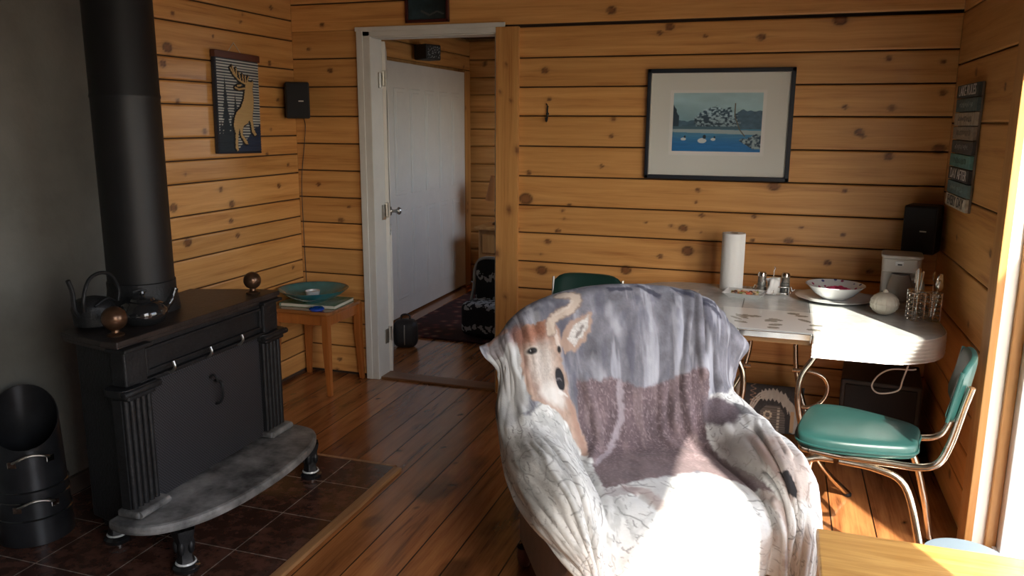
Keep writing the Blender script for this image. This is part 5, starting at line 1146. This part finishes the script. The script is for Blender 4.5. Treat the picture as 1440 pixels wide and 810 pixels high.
    c = put(c, soft([(9.12, 9.92), (9.5, 10.05), (9.75, 10.55), (9.55, 10.75), (9.25, 10.45)], .03), A(.02, .02, .024))
    # neck and throat, pale
    c = put(c, soft([(.6, 3.6), (1.9, 4.2), (2.4, 4.4), (2.45, 5.7), (2.2, 6.6), (1.33, 6.98), (.5, 6.6), (-.2, 5.4), (0, 4.4)], .1), A(.46, .48, .49)*(.65+.6*n4[..., None]))
    c = put(c, strokef([(1.9, 4.3), (1.75, 5.2), (1.5, 6.2)], .3)*.5, A(.68, .70, .70))
    # deer head
    hd = soft([(2.1, 3.9), (2.75, 3.85), (3.46, 4.02), (3.89, 4.31), (3.97, 4.59), (3.85, 5.03), (3.92, 5.52), (3.98, 5.99), (4.23, 6.45), (4.5, 7.01), (4.45, 7.6), (4.2, 7.3), (3.8, 6.6), (3.1, 6.36), (2.5, 6.2), (2.3, 5.71), (2.13, 5.21), (2.15, 4.56)], .05)
    hc = A(.42, .31, .25)*(.55+.75*n2[..., None]); c = put(c, hd, hc)
    c = put(c, hd*spot(3.0, 4.22, .95, .36, .6), A(.27, .125, .08)*(.7+.6*n3[..., None]))
    c = put(c, hd*strokef([(2.25, 4.1), (2.35, 5.2), (2.9, 6.1)], .16, .9)*.6, A(.30, .17, .13))
    c = put(c, hd*spot(3.05, 5.2, .50, .62, .6)*.85, A(.50, .47, .44)*(.7+.6*n3[..., None]))
    c = put(c, hd*spot(3.35, 5.95, .55, .30, .5)*.8, A(.68, .68, .66))
    c = put(c, hd*strokef([(3.85, 5.9), (4.15, 6.5), (4.42, 7.3)], .13, .8)*.75, A(.34, .21, .16))
    c = put(c, spot(2.2, 4.0, .45, .40, .6)*.75, A(.28, .13, .10)*(.7+.6*n3[..., None]))
    c = put(c, hd*strokef([(3.75, 4.35), (3.85, 4.8)], .07)*.6, A(.66, .62, .58))
    # ears
    er = soft([(3.9, 4.72), (4.1, 4.45), (4.5, 4.22), (5.02, 4.10), (5.08, 4.32), (4.85, 4.68), (4.45, 4.95), (4.0, 5.0)], .035); c = put(c, er, A(.36, .26, .21)); 
    c = put(c, soft([(4.2, 4.68), (4.45, 4.40), (4.95, 4.18), (4.97, 4.34), (4.75, 4.62), (4.4, 4.85)], .03), A(.56, .55, .53)*(.55+.8*n3[..., None]))
    c = put(c, strokef([(4.5, 4.62), (4.75, 4.45)], .05), A(.22, .20, .19))
    c = put(c, soft([(-.1, 2.7), (.86, 2.95), (1.7, 3.3), (1.8, 4.06), (1.17, 4.5), (.4, 4.5)], .06)*.9, A(.22, .20, .21)*(.6+.7*n2[..., None])); c = put(c, strokef([(.5, 3.6), (1.1, 3.3), (1.7, 3.5)], .14)*.7, A(.36, .20, .15))
    # antler
    for w_, col in ((.19, A(.25, .19, .16)), (.14, A(.50, .42, .35))): c = put(c, strokef([(3.6, 4.35), (3.72, 4.1), (3.98, 3.97), (4.35, 3.93), (4.62, 3.74), (4.66, 3.5), (4.5, 3.3), (4.2, 3.2)], w_, .25), col)
    c = put(c, strokef([(3.95, 3.98), (4.4, 3.85), (4.5, 3.6)], .045)*.6, A(.62, .56, .50))
    # eye, far eye, nose
    c = put(c, spot(2.71, 4.75, .30, .14, .3, False)*.7, A(.55, .50, .44)); c = put(c, spot(2.71, 4.75, .22, .105, .3, False), A(.012, .011, .012)); c = put(c, spot(2.66, 4.73, .035, .02, .4, False), A(.5, .5, .5))
    c = put(c, spot(3.82, 4.88, .06, .09, .3, False), A(.02, .018, .018))
    c = put(c, 1-smst(.9, 1.1, np.hypot((u-3.68-.10*(v-5.55))/.17, (v-5.57)/.27)), A(.014, .014, .018)); c = put(c, strokef([(3.52, 5.55), (3.74, 5.60)], .028)*.6, A(.22, .21, .23))
    c = put(c, strokef([(3.60, 5.88), (3.84, 5.94)], .035)*.8, A(.70, .70, .69))
    return np.clip(c, 0, .9)
#@@ENDPRINT@@
TC = throw_colour(UU, VV)
idx = np.arange(NU*NV).reshape(NV, NU)
F_ = np.stack([idx[:-1, :-1], idx[:-1, 1:], idx[1:, 1:], idx[1:, :-1]], -1).reshape(-1, 4)
me = bpy.data.meshes.new('throw_blanket'); me.vertices.add(NU*NV); me.vertices.foreach_set('co', P.reshape(-1, 3).ravel())
me.loops.add(F_.size); me.loops.foreach_set('vertex_index', F_.ravel().astype(np.int32)); me.polygons.add(len(F_))
me.polygons.foreach_set('loop_start', np.arange(0, F_.size, 4, dtype=np.int32)); me.polygons.foreach_set('loop_total', np.full(len(F_), 4, np.int32)); me.polygons.foreach_set('use_smooth', [True]*len(F_))
me.update(calc_edges=True); a = me.color_attributes.new('col', 'FLOAT_COLOR', 'POINT'); c4 = np.ones((NU*NV, 4), np.float32); c4[:, :3] = TC.reshape(-1, 3); a.data.foreach_set('color', c4.ravel())
me.materials.append(vcol_mat('printed_fleece', .9, bump=.15, bscale=220, sheen=.08))
th = bpy.data.objects.new('throw_blanket', me); link(th); th.location = AO; th.rotation_euler = (0, 0, AR-0.0)
th.scale = (1, -1, 1)
me.transform(Matrix.Diagonal((1, -1, 1, 1))); th.scale = (1, 1, 1)
mm = th.modifiers.new('s', 'SOLIDIFY'); mm.thickness = .006; mm.offset = 1 if False else -1
tag(th, 'plush throw printed with a deer head, grey sky and frosty twigs draped over the armchair', 'blanket')
ac = empty('armchair', AO, AR); tag(ac, 'brown upholstered armchair almost hidden under the deer print throw', 'armchair')
def A_(x, y, z): return (x, -y, z)
bf = M['brownfabric']
b = MB(); b.box(A_(.02, 0.0, .225), (.74, .66, .32), .03, seg=3, smooth=True); b.build('base', bf, ac)
b = MB(); b.box(A_(0, .06, .40), (.42, .50, .08), .035, seg=3, smooth=True); b.build('seat_cushion', bf, ac)
b = MB(); b.box(A_(0, -.345, .62), (.64, .09, .64), .04, rot=(.02, 0, 0), seg=4, smooth=True); b.build('backrest', bf, ac)
for s in (-1, 1): b = MB(); b.box(A_(s*.345, .035, .46), (.10, .54, .19), .045, seg=4, smooth=True); b.build('arm', bf, ac)
for (x, y) in ((-.34, -.27), (.34, -.27), (-.34, .27), (.34, .27)): b = MB(); b.lathe([(.018, 0), (.026, .03), (.026, .07)], A_(x, y, 0), 14); b.build('foot', M['redwood'], ac)
b = MB(); b.box(A_(.02, .326, .14), (.72, .012, .15), .004); b.build('front_skirt', bf, ac)
#@@ARMEND@@

# ================================================================== LIGHT, WORLD, CAMERA
w = bpy.data.worlds.new('w'); SC.world = w; w.use_nodes = True; nt = w.node_tree; bg = nt.nodes['Background']
sk = nt.nodes.new('ShaderNodeTexSky'); sk.sky_type = 'NISHITA'; sk.sun_disc = False; sk.sun_elevation = math.radians(40); sk.sun_rotation = math.radians(146); sk.air_density = 1.0; sk.dust_density = 2.5
mxs = nt.nodes.new('ShaderNodeMix'); mxs.data_type = 'RGBA'; mxs.inputs[0].default_value = .7; nt.links.new(sk.outputs[0], mxs.inputs[6]); mxs.inputs[7].default_value = (.98, .98, .98, 1)
nt.links.new(mxs.outputs[2], bg.inputs[0]); bg.inputs[1].default_value = 2.4
sd = bpy.data.lights.new('sun', 'SUN'); sd.energy = 19; sd.angle = math.radians(.6); sd.color = (1, .93, .80)
so_ = bpy.data.objects.new('sun', sd); link(so_)
ELEV = math.radians(39.8); AZ = Vector((.49, -.87)); AZ.normalize()
dv = Vector((AZ.x*math.cos(ELEV), AZ.y*math.cos(ELEV), math.sin(ELEV))); so_.rotation_euler = dv.to_track_quat('Z', 'Y').to_euler(); so_.location = (3, -3, 4)
def portal(loc, rot, sx_, sy_):
    l = bpy.data.lights.new('portal', 'AREA'); l.shape = 'RECTANGLE'; l.size = sx_; l.size_y = sy_; l.cycles.is_portal = True; o = bpy.data.objects.new('portal', l); link(o); o.location = loc; o.rotation_euler = rot
portal((XR+.19, (YD0+YD1)/2, DH/2), (0, PI/2, 0), DH, YD1-YD0)
portal((XR+.21, (WY0+WY1)/2, (WS+WT)/2), (0, PI/2, 0), WT-WS, WY1-WY0)
portal((-.69, 5.97, 1.6), (0, PI/2, 0), .8, 1.05)

cam = bpy.data.cameras.new('camera'); co = bpy.data.objects.new('camera', cam); link(co); SC.camera = co
yaw, pitch, roll = .31905, .2019, .00502
fw = Vector((-math.sin(yaw)*math.cos(pitch), math.cos(yaw)*math.cos(pitch), -math.sin(pitch))); rt = Vector((math.cos(yaw), math.sin(yaw), 0)); up = rt.cross(fw)
r2 = rt*math.cos(roll)+up*math.sin(roll); u2 = -rt*math.sin(roll)+up*math.cos(roll)
co.matrix_world = Matrix(((r2.x, u2.x, -fw.x, 0), (r2.y, u2.y, -fw.y, 0), (r2.z, u2.z, -fw.z, 1.55), (0, 0, 0, 1)))
cam.sensor_width = 36; cam.lens = 1133.4/1440*36; cam.clip_start = .05
SC.view_settings.view_transform = 'Standard'; SC.view_settings.look = 'None'; SC.view_settings.gamma = 1; SC.view_settings.exposure = 0.12
SC.view_settings.use_curve_mapping = False
